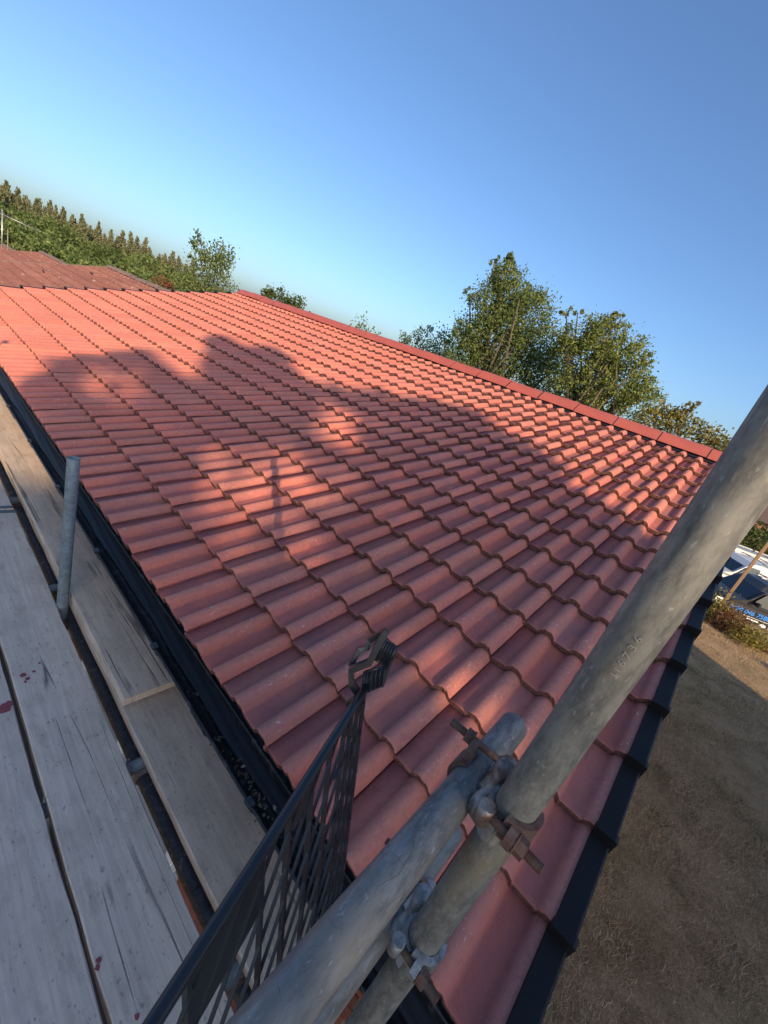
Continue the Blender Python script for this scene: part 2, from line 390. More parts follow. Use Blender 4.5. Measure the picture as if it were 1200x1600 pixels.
# ------------------------------------------------------------------ the house with the red roof
house = thing('bungalow', (5, 4.6, GZ), 'bungalow being reroofed with new red interlocking tiles, nearest the camera', 'house', 'terrace of bungalows stepping downhill')
roof = MB()
hy0, hy1 = Y_NEAR + .02, Y_FAR - .02
deck = [rp(.02, hy0, -.065), rp(.02, hy1, -.065), rp(S_RIDGE, hy1, -.05), rp(S_RIDGE, hy0, -.05)]
X_B = 2 * X_R - XE
roof.add(deck, [(0, 3, 2, 1)])
roof.add([deck[3], deck[2], np.array([X_B, hy1, ZE - .06]), np.array([X_B, hy0, ZE - .06])], [(0, 3, 2, 1)])
roof = roof.build('roof', M_DARK, house)

def _roll(c, t): return (c + .038 * t, .033 * (1 - abs(t) ** 2.3) ** .72)
PROF = [(0.0, .0050), (.0015, .0085)] + [_roll(.040, t) for t in (-.90, -.70, -.46, -.2, .05, .3, .54, .75, .90)] + [(.0785, .0012), (.086, 0), (.144, 0), (.1515, .0012)] + \
       [_roll(.190, t) for t in (-.90, -.75, -.54, -.3, -.05, .2, .46, .70, .88)] + [(.2285, .0012), (.236, 0), (.2955, 0), (.297, -.010), (.315, -.012)]
DROP = .037
def tile_geo(L=.345, jig=0.0, cut=None):
    """one interlocking double-roll tile: u across (+y), s up the slope, h off the roof plane"""
    Lx = L if cut is None else cut
    rows = [(0.0, -.0035), (.0045, -.0008), (.012, 0.0), (Lx, 0.0)]
    V = []; UV = []
    g = random.Random(int(jig * 1e4) + 3)
    j = [g.uniform(-.0022, .0022) * (1 if jig else 0) for _ in PROF]
    for s, dh in rows:
        for i, (u, h) in enumerate(PROF):
            V.append((s + (j[i] if s < .011 else 0), u, h + dh - DROP * s / GAUGE + (.4 * j[i] if s < .01 else 0))); UV.append((u, s))
    n = len(PROF); Fs = []; mi = []
    for r in range(3):
        for i in range(n - 1):
            Fs.append((r * n + i, (r + 1) * n + i, (r + 1) * n + i + 1, r * n + i + 1)); mi.append(0)
    o = len(V)                                         # nose: the cut lower edge
    for i, (u, h) in enumerate(PROF):
        V.append((.002 + j[i], u, h - .031 + j[(i * 7) % n] * .8)); UV.append((u, -.02))
    for i in range(n - 1): Fs.append((i, i + 1, o + i + 1, o + i)); mi.append(1)
    o2 = len(V)                                        # side edge of the overlapping roll
    V += [(0, 0.001, -.004), (Lx, 0.001, -.004 - DROP * Lx / GAUGE)]; UV += [(0, 0), (0, Lx)]
    Fs.append((0, o2, o2 + 1, 3 * n)); mi.append(0)
    return V, UV, Fs, mi
def tile_mesh(name, geo):
    V, UV, Fs, mi = geo
    m = bpy.data.meshes.new(name); m.from_pydata(V, [], Fs); m.update()
    uvl = m.uv_layers.new(name='UVMap')
    for lp in m.loops: uvl.data[lp.index].uv = UV[lp.vertex_index]
    m.polygons.foreach_set('material_index', mi); m.polygons.foreach_set('use_smooth', [x == 0 for x in mi])
    m.materials.append(M_TILE); m.materials.append(M_NOSE); return m
geos = [tile_geo(jig=.01 * k + .01) for k in range(8)]; geoc = [tile_geo(jig=.3 + .01 * k, cut=S_RIDGE - 15 * GAUGE - .02) for k in range(2)]
tms = [tile_mesh('tile', g) for g in geos]; tmc = [tile_mesh('tile', g) for g in geoc]
TR = Matrix(((ES[0], 0, EN[0]), (0, 1, 0), (ES[2], 0, EN[2])))          # columns: s, y, n
tiles = []
for c in range(NC):
    for t in range(NT):
        y = Y_NEAR + t * TW + rnd.gauss(0, .0012); s = c * GAUGE + rnd.gauss(0, .0020)
        q = [rp(s + a * GAUGE, y + b * TW) for a, b in ((0, 0), (1, 0), (1, 1), (0, 1))]
        px = [proj(k) for k in q]
        ar = 0
        if all(p[2] > .2 for p in px):
            xs = [min(max(p[0], 0), 1200) for p in px]; ys = [min(max(p[1], 0), 1600) for p in px]
            ar = abs(sum(xs[i] * ys[(i + 1) % 4] - xs[(i + 1) % 4] * ys[i] for i in range(4)))
        tiles.append((ar, c, t, s, y, rnd.gauss(0, .0011), rnd.gauss(0, .003)))
tiles.sort(key=lambda q: -q[0])
SV = []; SF = []; SUV = []; SMI = []
for i, (ar, c, t, s, y, dh, tw) in enumerate(tiles):
    k = rnd.randrange(8)
    loc = rp(s, y, dh)
    if i < 300:
        o = bpy.data.objects.new('tile', (tmc[k % 2] if c == NC - 1 else tms[k])); COL.objects.link(o)
        o.matrix_world = Matrix.Translation(loc) @ (TR @ Matrix.Rotation(tw, 3, 'Z')).to_4x4(); adopt(o, roof)
    else:
        gV, gUV, gF, gmi = geoc[k % 2] if c == NC - 1 else geos[k]
        A = np.array(gV); W = loc + A[:, :1] * ES + A[:, 1:2] * (EY + ES * tw) + A[:, 2:3] * EN
        o = len(SV); SV += [tuple(x) for x in W]; SUV += gUV; SF += [[j + o for j in f] for f in gF]; SMI += gmi
m = bpy.data.meshes.new('tile_field'); m.from_pydata(SV, [], SF); m.update(); uvl = m.uv_layers.new(name='UVMap')
vi = np.zeros(len(m.loops), dtype=np.int32); m.loops.foreach_get('vertex_index', vi)
uvl.data.foreach_set('uv', np.array(SUV, dtype=np.float32)[vi].ravel())
m.polygons.foreach_set('material_index', SMI); m.polygons.foreach_set('use_smooth', [x == 0 for x in SMI])
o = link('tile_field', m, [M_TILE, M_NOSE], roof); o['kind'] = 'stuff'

# ridge tiles (half-round with flat sides) over dark dry-ridge strip
rmb = MB()
rl = .47
arc = [(.140, -.020), (.136, -.002), (.105, .030), (.060, .066), (.030, .084), (.0, .090), (-.030, .084), (-.060, .066), (-.105, .030), (-.136, -.002), (-.140, -.020)]
inner = [(x * .87, z * .86 - .004) for x, z in arc][::-1]
rmb.sweep(arc + inner, (0, 0, 0), (0, rl - .012, 0), (1, 0, 0), (0, 0, 1), 1, False, True)
for y in (0, rl - .012):
    V = [(x, y, z) for x, z in arc + inner]; n = len(arc)
    rmb.add(V, [(i, i + 1, 2 * n - 2 - i, 2 * n - 1 - i) for i in range(n - 1)])
rme = rmb.mesh('ridge_tile'); rme.materials.append(M_RIDGE)
yb = .166 - rl
RZ = Z_R + .004
ry = yb; k = 0
while ry < Y_FAR - .1:
    o = bpy.data.objects.new('ridge_tile', rme); COL.objects.link(o)
    o.location = (X_R + rnd.gauss(0, .002), ry, RZ + rnd.gauss(0, .003)); o.rotation_euler = (rnd.gauss(0, .004), 0, rnd.gauss(0, .004)); adopt(o, roof)
    if ry > yb + .1:
        mb = MB(); mb.sweep([(x * .985, z * .985) for x, z in arc], (X_R, ry - .012, RZ - .001), (X_R, ry + .002, RZ - .001), (1, 0, 0), (0, 0, 1), 1, True)
        mb.build('ridge_union', M_BLACKP, roof)
    ry += rl
R_END = ry
mb = MB(); mb.sweep([(-.135, -.050), (-.10, .0), (0, .035), (.10, .0), (.135, -.050)], (X_R, yb + .02, Z_R), (X_R, R_END - .03, Z_R), (1, 0, 0), (0, 0, 1), 1)
mb.build('ridge_roll', M_BLACKP, roof)
mb = MB(); mb.prism([(.118 * cos(pi * k / 12), .080 * sin(pi * k / 12) - .004) for k in range(13)], .02, (X_R, R_END - .02, RZ), (1, 0, 0), (0, 0, 1), (0, 1, 0)); mb.build('ridge_end_cap', M_BLACKP, roof)

# verge caps: one per course at each gable
def verge_mesh(sgn):
    mb = MB(); L = GAUGE + .03
    def P(s, a, h): return (s, a * sgn, h - DROP * s / GAUGE)
    # flange on the tile, outer wall, lower lip; a in metres inward from the outer face
    prof = [(.056, .034), (.054, .047), (.006, .052), (0, .048), (-.003, -.075), (.004, -.085)]
    V = []; 
    for s in (0, L): V += [P(s, a, h) for a, h in prof]
    n = len(prof); mb.add(V, [(i, i + 1, n + i + 1, n + i) for i in range(n - 1)])
    # thicker hooded lower end
    prof2 = [(.059, .032), (.057, .052), (.004, .057), (-.005, .052), (-.009, -.088), (.012, -.09)]
    V = []
    for s in (-.004, .022): V += [P(s, a, h) for a, h in prof2]
    mb.add(V, [(i, i + 1, n + i + 1, n + i) for i in range(n - 1)])
    mb.add([P(-.004, a, h) for a, h in prof2], [tuple(range(n))]); mb.add([P(.022, a, h) for a, h in prof2], [tuple(range(n))[::-1]])
    m = mb.mesh('verge_cap'); m.materials.append(M_VERGE); return m
vm_n, vm_f = verge_mesh(1), verge_mesh(-1)
for c in range(NC):
    for vm, y in ((vm_n, Y_NEAR - .014), (vm_f, Y_FAR + .034)):
        o = bpy.data.objects.new('verge_cap', vm); COL.objects.link(o)
        o.matrix_world = Matrix.Translation(rp(c * GAUGE - .012, y, 0 if vm is vm_n else -.02)) @ TR.to_4x4(); adopt(o, roof)

# back slope, gables, walls
back = MB()
for c in range(16):
    s0 = c * .31; V = []; nn = NT * 6
    for s, dh in ((s0, .0), (min(s0 + .33, S_RIDGE), -.025)):
        for i in range(nn + 1):
            y = Y_NEAR + i * TW / 6
            V.append((X_B - cos(PITCH) * s + sin(PITCH) * 0, y, ZE + sin(PITCH) * s + dh + .035 * max(0, sin(i * pi * 2 / 3)) ** .8))
    back.add(V, [(i, i + 1, nn + 2 + i, nn + 1 + i) for i in range(nn)])
o = back.build('back_slope_tiles', M_TILE, roof); o['kind'] = 'stuff'
wall = MB()
wall.box((X_WALL + .115 + .006, 4.66, (GZ - .3 + -1.40) / 2), (.23, Y_FAR - Y_NEAR - .12, -1.40 - GZ + .3))
wall.box((X_B - .25, 4.66, (GZ - .3 + -1.40) / 2), (.23, Y_FAR - Y_NEAR - .12, -1.40 - GZ + .3))
for y0 in (Y_NEAR + .06, Y_FAR - .29):
    wall.prism([(X_WALL + .236, GZ - .6), (X_B - .365, GZ - .6), (X_B - .365, -1.40), (X_R, Z_R - .12), (X_WALL + .236, -1.33)], .23, (0, y0, 0), (1, 0, 0), (0, 0, 1), (0, 1, 0))
wall = wall.build('wall', M_MORTAR, house)
bm_ = MB().box((0, 0, 0), (.10, .215, .065), bev=.003).mesh('brick'); bm_.materials.append(M_BRICK)
WIN = (1.06, 2.66, -2.86, -1.75)
for r in range(28):
    z = -1.44 - r * .075
    for c in range(16):
        y = -.10 + c * .225 + (.1125 if r % 2 else 0)
        if WIN[0] - .11 < y < WIN[1] + .11 and WIN[2] - .12 < z < WIN[3] + .04: continue
        if c > 13 and r > 3: continue
        o = bpy.data.objects.new('brick', bm_); COL.objects.link(o); o.location = (X_WALL + .046 + rnd.gauss(0, .0015), y + rnd.gauss(0, .002), z); adopt(o, wall)
win = MB()
wy, wz = (WIN[0] + WIN[1]) / 2, (WIN[2] + WIN[3]) / 2; ww, wh = WIN[1] - WIN[0], WIN[3] - WIN[2]
for (y, z, dy, dz) in ((wy, WIN[3] - .035, ww, .07), (wy, WIN[2] + .035, ww, .07), (WIN[0] + .035, wz, .07, wh - .14), (WIN[1] - .035, wz, .07, wh - .14), (wy, wz, .07, wh - .14)):
    win.box((X_WALL + .0, y, z), (.07, dy, dz), bev=.006)
win = win.build('window', M_UPVC, house)
for y in (wy - ww / 4, wy + ww / 4):
    MB().box((X_WALL + .01, y, wz), (.024, ww / 2 - .1, wh - .15)).build('pane', M_GLASS, win)
MB().box((X_WALL - .055, wy, WIN[2] - .035), (.19, ww + .08, .045), bev=.008).build('sill', M_UPVC, win)
# fascia, soffit, eaves felt, gutter
MB().box((.790, 4.66, -1.372), (.022, Y_FAR - Y_NEAR - .04, .17), bev=.003).build('fascia', M_BLACKP, house)
MB().box((.829, 4.66, -1.47), (.056, Y_FAR - Y_NEAR - .04, .012)).build('soffit', M_BLACKP, house)
GXo, GZr, GW = .628, -1.312, .112                       # gutter outer lip x, rim z, width
gut = MB(); gp = []
cxg, rg = GXo + GW / 2, GW / 2
gp = [(GXo - .006, GZr - .004), (GXo - .006, GZr + .004), (GXo + .002, GZr + .004)]
gp += [(cxg - (rg - .002) * cos(pi * k / 14), GZr - (rg * 1.0) * sin(pi * k / 14)) for k in range(15)]
gp += [(GXo + GW + .003, GZr + .012)]
gpo = [(x + (x - cxg) * .04, z - .003) for x, z in gp[3:-1]][::-1]
gut.sweep(gp + gpo, (0, Y_NEAR - .01, 0), (0, Y_FAR, 0), (1, 0, 0), (0, 0, 1), 60, True, True)
for y, s in ((Y_NEAR - .012, -1), (Y_FAR, 1)):
    gut.prism([(x, z) for x, z in gp[3:-1]], .006 * s, (0, y, 0), (1, 0, 0), (0, 0, 1), (0, 1, 0))
gut = gut.build('gutter', M_GUT, house)
brk = MB()
bo = [(cxg - (rg + .006) * cos(pi * k / 10), GZr - (rg + .006) * sin(pi * k / 10)) for k in range(11)]
bi = [(cxg - (rg + .001) * cos(pi * k / 10), GZr - (rg + .001) * sin(pi * k / 10)) for k in range(11)][::-1]
brk.sweep(bo + bi, (0, -.014, 0), (0, .014, 0), (1, 0, 0), (0, 0, 1), 1, False, True)
brk.add([(x, y, z) for y in (-.014, .014) for x, z in bo + bi], [tuple(range(22))[::-1], tuple(range(22, 44))])
brk.box((GXo - .004, 0, GZr + .008), (.022, .030, .014), bev=.002); brk.box((GXo + GW + .02, 0, GZr - .01), (.04, .028, .05))
bme = brk.mesh('gutter_bracket'); bme.materials.append(M_BLACKP)
for k in range(13):
    o = bpy.data.objects.new('gutter_bracket', bme); COL.objects.link(o); o.location = (0, .52 + k * .72, 0); adopt(o, gut)
for y in (.86, 4.0, 8.0):                                # wider union pieces
    u = MB(); u.sweep([(cxg - (rg + .008) * cos(pi * k / 10), GZr + .003 - (rg + .008) * sin(pi * k / 10)) for k in range(11)], (0, y - .05, 0), (0, y + .05, 0), (1, 0, 0), (0, 0, 1), 1, True)
    u.build('gutter_union', M_BLACKP, gut)
# ribbed felt support tray hanging from under the tiles into the gutter
felt = MB(); V = []; ys = np.arange(Y_NEAR, Y_FAR, .06); fp = [(.86, -.02), (.775, -.058)] + [(.757 - .0045 * k, -.060 - .0022 * k - (.0055 if k % 2 else 0)) for k in range(15)] + [(.690, -.104)]
for i, y in enumerate(ys):
    wv = .003 * sin(y * 5.1) + .0015 * sin(y * 13.7 + 1) + rnd.gauss(0, .0006)
    for k, (x, z) in enumerate(fp): V.append((x + wv * k / 12, y, ZE + z + .0012 * sin(y * 9 + k)))
n = len(fp); felt.add(V, [(i * n + k, i * n + k + 1, (i + 1) * n + k + 1, (i + 1) * n + k) for i in range(len(ys) - 1) for k in range(n - 1)], True)
felt.build('eaves_tray', M_FELT, house)
# moss and leaf litter lying in the gutter
lv = []; lf = []
for k in range(260):
    y = rng.uniform(.1, 9) if k > 900 else rng.uniform(.1, 1.1)
    if sin(y * 4.2) + sin(y * 9.1 + 2) < -.1 and rng.random() < .85: continue
    c = np.array([cxg - .012 + rng.normal(0, .018), y, GZr - .045 + abs(rng.normal(0, .007))]); sz = rng.uniform(.003, .011)
    d1 = rng.normal(size=3); d1 /= np.linalg.norm(d1); d2 = np.cross(d1, rng.normal(size=3)); d2 /= np.linalg.norm(d2)
    o = len(lv); lv += [c - d1 * sz, c + d2 * sz * .6, c + d1 * sz, c - d2 * sz * .6]; lf.append((o, o + 1, o + 2, o + 3))
k_ = N('leaf_litter', .95); k_.color(k_.ramp(k_.rand(), [(0, (.05, .04, .028)), (.6, (.12, .10, .07)), (1, (.28, .25, .20))]))
o = link('gutter_litter', np_mesh('gutter_litter', lv, lf), k_.m, gut); o['kind'] = 'stuff'

# ------------------------------------------------------------------ neighbouring terrace roofs stepping down the hill
def old_tile_mat():
    k = N('old_brown_tiles', .92, 0, .2); p = k.coord('Object'); r = k.rand()
    c = k.mix(r, (.25, .105, .08), (.33, .15, .115))
    c = k.mix(k.ramp(k.noise(p, .8, 5), [(.4, 0), (.7, .6)]), c, (.18, .085, .07))
    c = k.mix(k.ramp(k.noise(p, 9, 5, .65), [(.45, 0), (.65, .55)]), c, (.14, .07, .055))
    c = k.mix(k.ramp(k.noise(k.coord('Object', (1, .4, 1)), 5, 4), [(.64, 0), (.70, .7)]), c, (.52, .40, .34)); k.color(c); k.bump(k.noise(p, 40, 4), .5, .01); return k.m
M_OLD = old_tile_mat(); M_OLDR = plain('old_ridge_mortar', (.19, .13, .105), .95, 0, .3, 6, .4)
def neighbour(y0, y1, zr, label):
    h = thing('neighbour_bungalow', (X_R, (y0 + y1) / 2, zr - 4.15), label, 'house', 'terrace of bungalows stepping downhill')
    dz = zr - Z_R - .09
    r = MB(); n = int((y1 - y0) / .10)
    for c in range(16):
        for side in (1, -1):
            s0 = c * .303; V = []
            for s, dh in ((s0, .012), (min(s0 + .32, S_RIDGE), -.026)):
                for i in range(n + 1):
                    y = y0 + (y1 - y0) * i / n; hh = .038 * (1, .2, .0)[i % 3] + dh + rnd.gauss(0, .003)
                    x = (XE + s * cos(PITCH)); x = x if side == 1 else 2 * X_R - x
                    V.append((x, y, ZE + dz + s * sin(PITCH) + hh))
            r.add(V, [(i, n + 1 + i, n + 2 + i, i + 1) for i in range(n)])
            r.add([(V[i][0], V[i][1], V[i][2]) for i in range(n + 1)] + [(V[i][0], V[i][1], V[i][2] - .03) for i in range(n + 1)], [(i, i + 1, n + 2 + i, n + 1 + i) for i in range(n)])
    ro = r.build('roof', M_OLD, h)
    ro['kind'] = 'stuff'
    w_ = MB(); zb = zr - 4.6; ze = ZE + dz - .12
    w_.prism([(X_WALL, zb), (X_B - .15, zb), (X_B - .15, ze), (X_R, Z_R + dz - .1), (X_WALL, ze)], y1 - y0 - .14, (0, y0 + .07, 0), (1, 0, 0), (0, 0, 1), (0, 1, 0))
    w_.build('wall', M_FARWALL, h)
    MB().sweep(gp, (0, y0, dz), (0, y1, dz), (1, 0, 0), (0, 0, 1), 1).build('gutter', M_BLACKP, h)
    y = y0
    arcm = [(.14 * cos(radians(180 * k / 8)), .10 * sin(radians(180 * k / 8)) - .02) for k in range(9)]
    while y < y1 - .2:
        rt = MB().sweep(arcm, (X_R, y, Z_R + dz + .02 + rnd.gauss(0, .006)), (X_R, y + .44, Z_R + dz + .02 + rnd.gauss(0, .006)), (1, 0, 0), (0, 0, 1), 1, True); rt.build('ridge_tile', M_OLDR, h); y += .45
    mb = MB()                                             # mortared far verge
    for s in np.arange(0, S_RIDGE, .31): mb.box((XE + (s + .15) * cos(PITCH), y1 + .01, ZE + dz + (s + .15) * sin(PITCH) + .0), (.31, .05, .06), rot=np.stack([ES, EY, EN], 1))
    mb.build('verge_mortar', M_OLDR, h)
    return h, dz
n1, dz1 = neighbour(Y_FAR + .16, 18.45, -.345, 'old brown tiled bungalow next down the hill, two vent tiles on its roof')
n2, dz2 = neighbour(18.6, 28.0, -.96, 'old brown tiled bungalow behind the one with vent tiles')
n3, dz3 = neighbour(28.2, 37.1, -1.60, 'farthest old brown roof with the television aerial, at left edge')
def on_far_roof(x, y, dz):                                # pixel to point on a neighbour's slope
    d = ray(x, y); o = np.array([XE, 0, ZE + dz]); return d * ((o @ EN) / (d @ EN))
for px, py in ((70, 427), (145, 430)):
    c = on_far_roof(px, py, dz1); v = MB(); v.prism([(-.02, 0), (.30, 0), (.30, .015), (-.02, .085)], .34, c - EY * .17, ES, EN, EY); v.build('vent_tile', M_OLD, n1)
    v = MB(); v.box(c - ES * .022 + EN * .04, (.006, .30, .05), rot=np.stack([ES, EY, EN], 1)); v.build('vent_grille', M_DARK, n1)
# television aerial on a pole on the farthest roof
c = at(3, 385, 31); pole_b = np.array([c[0], c[1], -1.75]); M_ALU = plain('aerial_aluminium', (.55, .55, .55), .4, .7)
ae = thing('television_aerial', pole_b, 'pale metal television aerial on a thin mast at the left edge', 'aerial')
MB().tube([pole_b - np.array([0, 0, .3]), pole_b + np.array([0, 0, 1.95])], .022, 8).build('mast', M_ALU, ae)
c2 = at(12, 385, 31); b2 = np.array([c2[0], c2[1], -1.75]); MB().tube([b2 - np.array([0, 0, .3]), b2 + np.array([0, 0, 1.15])], .016, 8).build('mast', M_BARKP, ae)
dr = np.array([.93, -.36, -.10]); q0 = pole_b + np.array([0, 0, 1.72]) - dr * .35
bo_ = MB().tube([q0, q0 + dr * 1.75], .014, 6).build('boom', M_ALU, ae)
pe = np.array([.36, .93, 0])
for k in range(11):
    e = q0 + dr * (.1 + k * .16); MB().tube([e - pe * (.22 - .008 * k) + np.array([0, 0, .10]), e + pe * (.22 - .008 * k) - np.array([0, 0, .10])], .007, 5).build('element', M_ALU, ae)

# ------------------------------------------------------------------ scaffold
TRd = .02415
SX, SY = .47, -.018                                     # near standard
RY1, RZ1, RZ2 = .045, -.51, -.82                        # guard rails across the platform end
scaf = thing('scaffold', (.2, 1.5, GZ), 'tube and coupler scaffold along the eaves of the red roof', 'scaffold')
MB().pipe((SX, SY, GZ - .02), (SX, SY, .235), TRd, n=40).build('standard', M_STD, scaf)['label'] = 'thick weathered standard rising past the right of the picture'
r1 = MB().pipe((-1.3, RY1, RZ1), (.69, RY1, RZ1), TRd, n=40).build('guard_rail', M_RAIL, scaf)
r2 = MB().pipe((-1.3, RY1 - .006, RZ2), (.70, RY1 - .006, RZ2), TRd, n=32).build('guard_rail', M_RAIL, scaf)
def blue_mat():
    k = N('worn_blue_paint', .6); p = k.coord('Object', (.4, 1, 1)); k.color(k.mix(k.ramp(k.noise(p, 60, 5, .7), [(.42, 0), (.52, 1)]), (.025, .12, .38), (.24, .28, .30))); return k.m
mb = MB(); a0 = [radians(-38 + 5 * k) for k in range(17)]
mb.add([(x, RY1 - .006 - (TRd + .0006) * cos(t), RZ2 + (TRd + .0006) * sin(t)) for x in (.06, .13, .20, .27) for t in a0], [(i * 17 + k, i * 17 + k + 1, (i + 1) * 17 + k + 1, (i + 1) * 17 + k) for i in range(3) for k in range(16)], True)
adopt(mb.build('paint_band', blue_mat()), r2)
# stamped number on the standard
def text_obj(txt, size, mat, name, extrude=.0, font_scale=1.0, shear=0.0, bold=0.0):
    cu = bpy.data.curves.new(name, 'FONT'); cu.body = txt; cu.size = size; cu.extrude = extrude; cu.align_x = 'LEFT'; cu.shear = shear; cu.offset = bold; cu.resolution_u = 3
    t = bpy.data.objects.new(name, cu); COL.objects.link(t); bpy.context.view_layer.update()
    me = bpy.data.meshes.new_from_object(t.evaluated_get(bpy.context.evaluated_depsgraph_get())); bpy.data.objects.remove(t)
    me.materials.clear(); me.materials.append(mat); o = bpy.data.objects.new(name, me); COL.objects.link(o); return o
M_STAMP = plain('stamped_bare_metal', (.27, .26, .22), .6, .1)
so = text_obj('I I 6 7 3 6', .0092, M_STAMP, 'stamped_number')
std = [o for o in scaf.children if o.name.startswith('standard')][0]
bm_s = bmesh.new(); bm_s.from_mesh(so.data); bmesh.ops.triangulate(bm_s, faces=bm_s.faces[:]); bmesh.ops.subdivide_edges(bm_s, edges=bm_s.edges[:], cuts=3); bm_s.to_mesh(so.data); bm_s.free()
for v in so.data.vertices:                              # wrap the flat lettering round the tube, reading up the tube
    lx, ly = v.co.x, v.co.y
    ang = radians(184) - ly / TRd + .18
    v.co = (SX + (TRd + .0010) * cos(ang), SY + (TRd + .0010) * sin(ang), -.205 + lx * 1.4)
adopt(so, std)

def forged_coupler(z0, mat_body, mat_flap, mat_bolt, label):
    c = MB(); yb = (SY + RY1) / 2
    # waisted central body between the two tubes: two cupped saddles joined by a twisted neck
    ctr = np.array([.492, yb, z0 + .045])
    up = np.array([.30, 0, .95]); up /= np.linalg.norm(up); sd = np.array([.95, 0, -.30])
    V = []; rings = [(-.042, .010, .010), (-.034, .020, .016), (-.020, .019, .015), (-.006, .009, .010), (.002, .007, .009), (.012, .012, .011), (.024, .018, .015), (.036, .017, .015), (.044, .009, .009)]
    for t, a, b in rings:
        for k in range(14):
            an = 2 * pi * k / 14; V.append(ctr + up * t * 1.0 + sd * a * cos(an) + EY * b * sin(an) + sd * .010 * t / .044)
    nr = len(rings); c.add(V, [(i * 14 + k, i * 14 + (k + 1) % 14, (i + 1) * 14 + (k + 1) % 14, (i + 1) * 14 + k) for i in range(nr - 1) for k in range(14)] + [tuple(range(14))[::-1], tuple((nr - 1) * 14 + k for k in range(14))], True)
    # saddles hugging each tube
    def band(axis, cy, cz, a0, a1, w0, w1, thick=.006, r=TRd + .001):
        ang = [radians(a0 + (a1 - a0) * k / 10) for k in range(11)]; V = []
        for rr in (r, r + thick):
            for off in (w0, w1):
                for t in ang:
                    if axis == 'x': V.append((off, cy + rr * cos(t), cz + rr * sin(t)))
                    else: V.append((SX + rr * cos(t), SY + rr * sin(t), off))
        n = 11; Fs = []
        for k in range(n - 1):
            Fs += [(k, k + 1, n + k + 1, n + k), (2 * n + k, 3 * n + k, 3 * n + k + 1, 2 * n + k + 1), (k, 2 * n + k, 2 * n + k + 1, k + 1), (n + k, n + k + 1, 3 * n + k + 1, 3 * n + k)]
        Fs += [(0, n, 3 * n, 2 * n), (n - 1, 3 * n - 1, 4 * n - 1, 2 * n - 1)]
        c.add(V, Fs)
    band('x', RY1, z0, 120, 300, .500, .548); band('z', 0, 0, 20, 170, z0 + .02, z0 + .066)
    body = c.build('coupler', mat_body, scaf); body['label'] = label
    # flap and bolt over the rail
    c2 = MB(); c = c2
    band('x', RY1, z0, -70, 62, .508, .545, .0075)
    c.prism([(-.018, .0), (.020, .0), (.022, .016), (.014, .032), (-.002, .038), (-.012, .024)], .011, (.528, RY1 + .014, z0 + .015), (1, 0, 0), (0, 0, 1), (0, 1, 0))
    c2.build('flap', mat_flap, None); o = COL.objects[-1]; adopt(o, body)
    def bolt(p0, d, L, nut_at):
        p0 = np.array(p0, float); d = np.array(d, float); bb = MB(); bb.tube([p0, p0 + d * L], .0056, 10)
        for k in range(int((L - nut_at) / .0019) + 6):               # thread ridges
            t = L - .001 - k * .0019; bb.tube([p0 + d * (t - .0007), p0 + d * t, p0 + d * (t + .0007)], [.0056, .0066, .0056], 10, caps=False)
        o = bb.build('bolt', mat_bolt); adopt(o, body)
        nn = MB(); ref = np.array([0, 0, 1.]); a = ref - d * (ref @ d); a /= np.linalg.norm(a); b = np.cross(d, a)
        hexa = [(.0118 * cos(k * pi / 3 + .3), .0118 * sin(k * pi / 3 + .3)) for k in range(6)]
        nn.prism(hexa, .011, p0 + d * nut_at, a, b, d); nn.tube([p0 + d * (nut_at - .0025), p0 + d * nut_at], .0125, 14)
        o = nn.build('nut', mat_bolt); adopt(o, body)
    bolt((.548, .014, z0 + .040), (-.10, .99, .0), .098, .060)
    # flap and bolt round the standard, on the platform side
    c = MB(); c2 = c
    band('z', 0, 0, 176, 300, z0 + .046, z0 + .080, .0075)
    c.prism([(-.017, 0), (.017, 0), (.014, .018), (.006, .030), (-.010, .026)], .011, (SX - .018, SY - .006, z0 + .063), (0, 0, 1), (-1, 0, 0), (0, -1, 0))
    o = c.build('flap', mat_flap); adopt(o, body)
    bolt((.435, .012, z0 + .064), (.0, -1, .0), .082, .050)
    # hinge knuckles
    for p_, q_ in (((.432, .006, z0 + .050), (.432, .006, z0 + .078)), ((.530, .016, z0 + .036), (.560, .016, z0 + .036))):
        o = MB().tube([p_, q_], .010, 12).build('hinge', mat_body); adopt(o, body)
forged_coupler(RZ1, M_WORN, M_RUST, M_RUSTB, 'rusty coupler joining the top rail to the standard')
forged_coupler(RZ2, M_SILV, M_SILV, M_RUSTB, 'galvanised coupler joining the lower rail to the standard')

BZ = -1.62                                              # top of the platform boards
# inside ledger under the boards, transoms, and the short pole standing in the gap
MB().pipe((.552, -.35, BZ - .112), (.552, 9.8, BZ - .112), TRd, n=24).build('ledger', M_LEDG, scaf)
MB().pipe((-1.05, -.35, BZ - .112), (-1.05, 9.8, BZ - .112), TRd, n=20).build('ledger', M_LEDG, scaf)
for y, x1 in ((.30, .60), (1.03, .80), (2.21, .62), (3.25, .60), (4.5, .6), (5.7, .6), (6.9, .6), (8.1, .6)):
    tr = MB().pipe((-1.2, y, BZ - .0635), (x1, y, BZ - .0635), TRd, n=20).build('transom', M_POLE, scaf)
    cc = MB(); cc.tube([(.552, y - .032, BZ - .112), (.552, y + .032, BZ - .112)], .031, 16); cc.box((.552, y, BZ - .088), (.062, .050, .030), bev=.006); cc.tube([(.515, y + .035, BZ - .10), (.515, y + .035, BZ - .055)], .006, 8)
    cc.build('coupler', M_RUST if y != 1.03 else M_SILV, scaf)
MB().tube([(.79, 1.03, BZ - .0635), (.815, 1.03, BZ - .0635)], [.0275, .0255], 16).build('end_cap', plain('red_plastic_cap', (.26, .03, .05), .5), scaf)
PX, PY = .512, 1.985
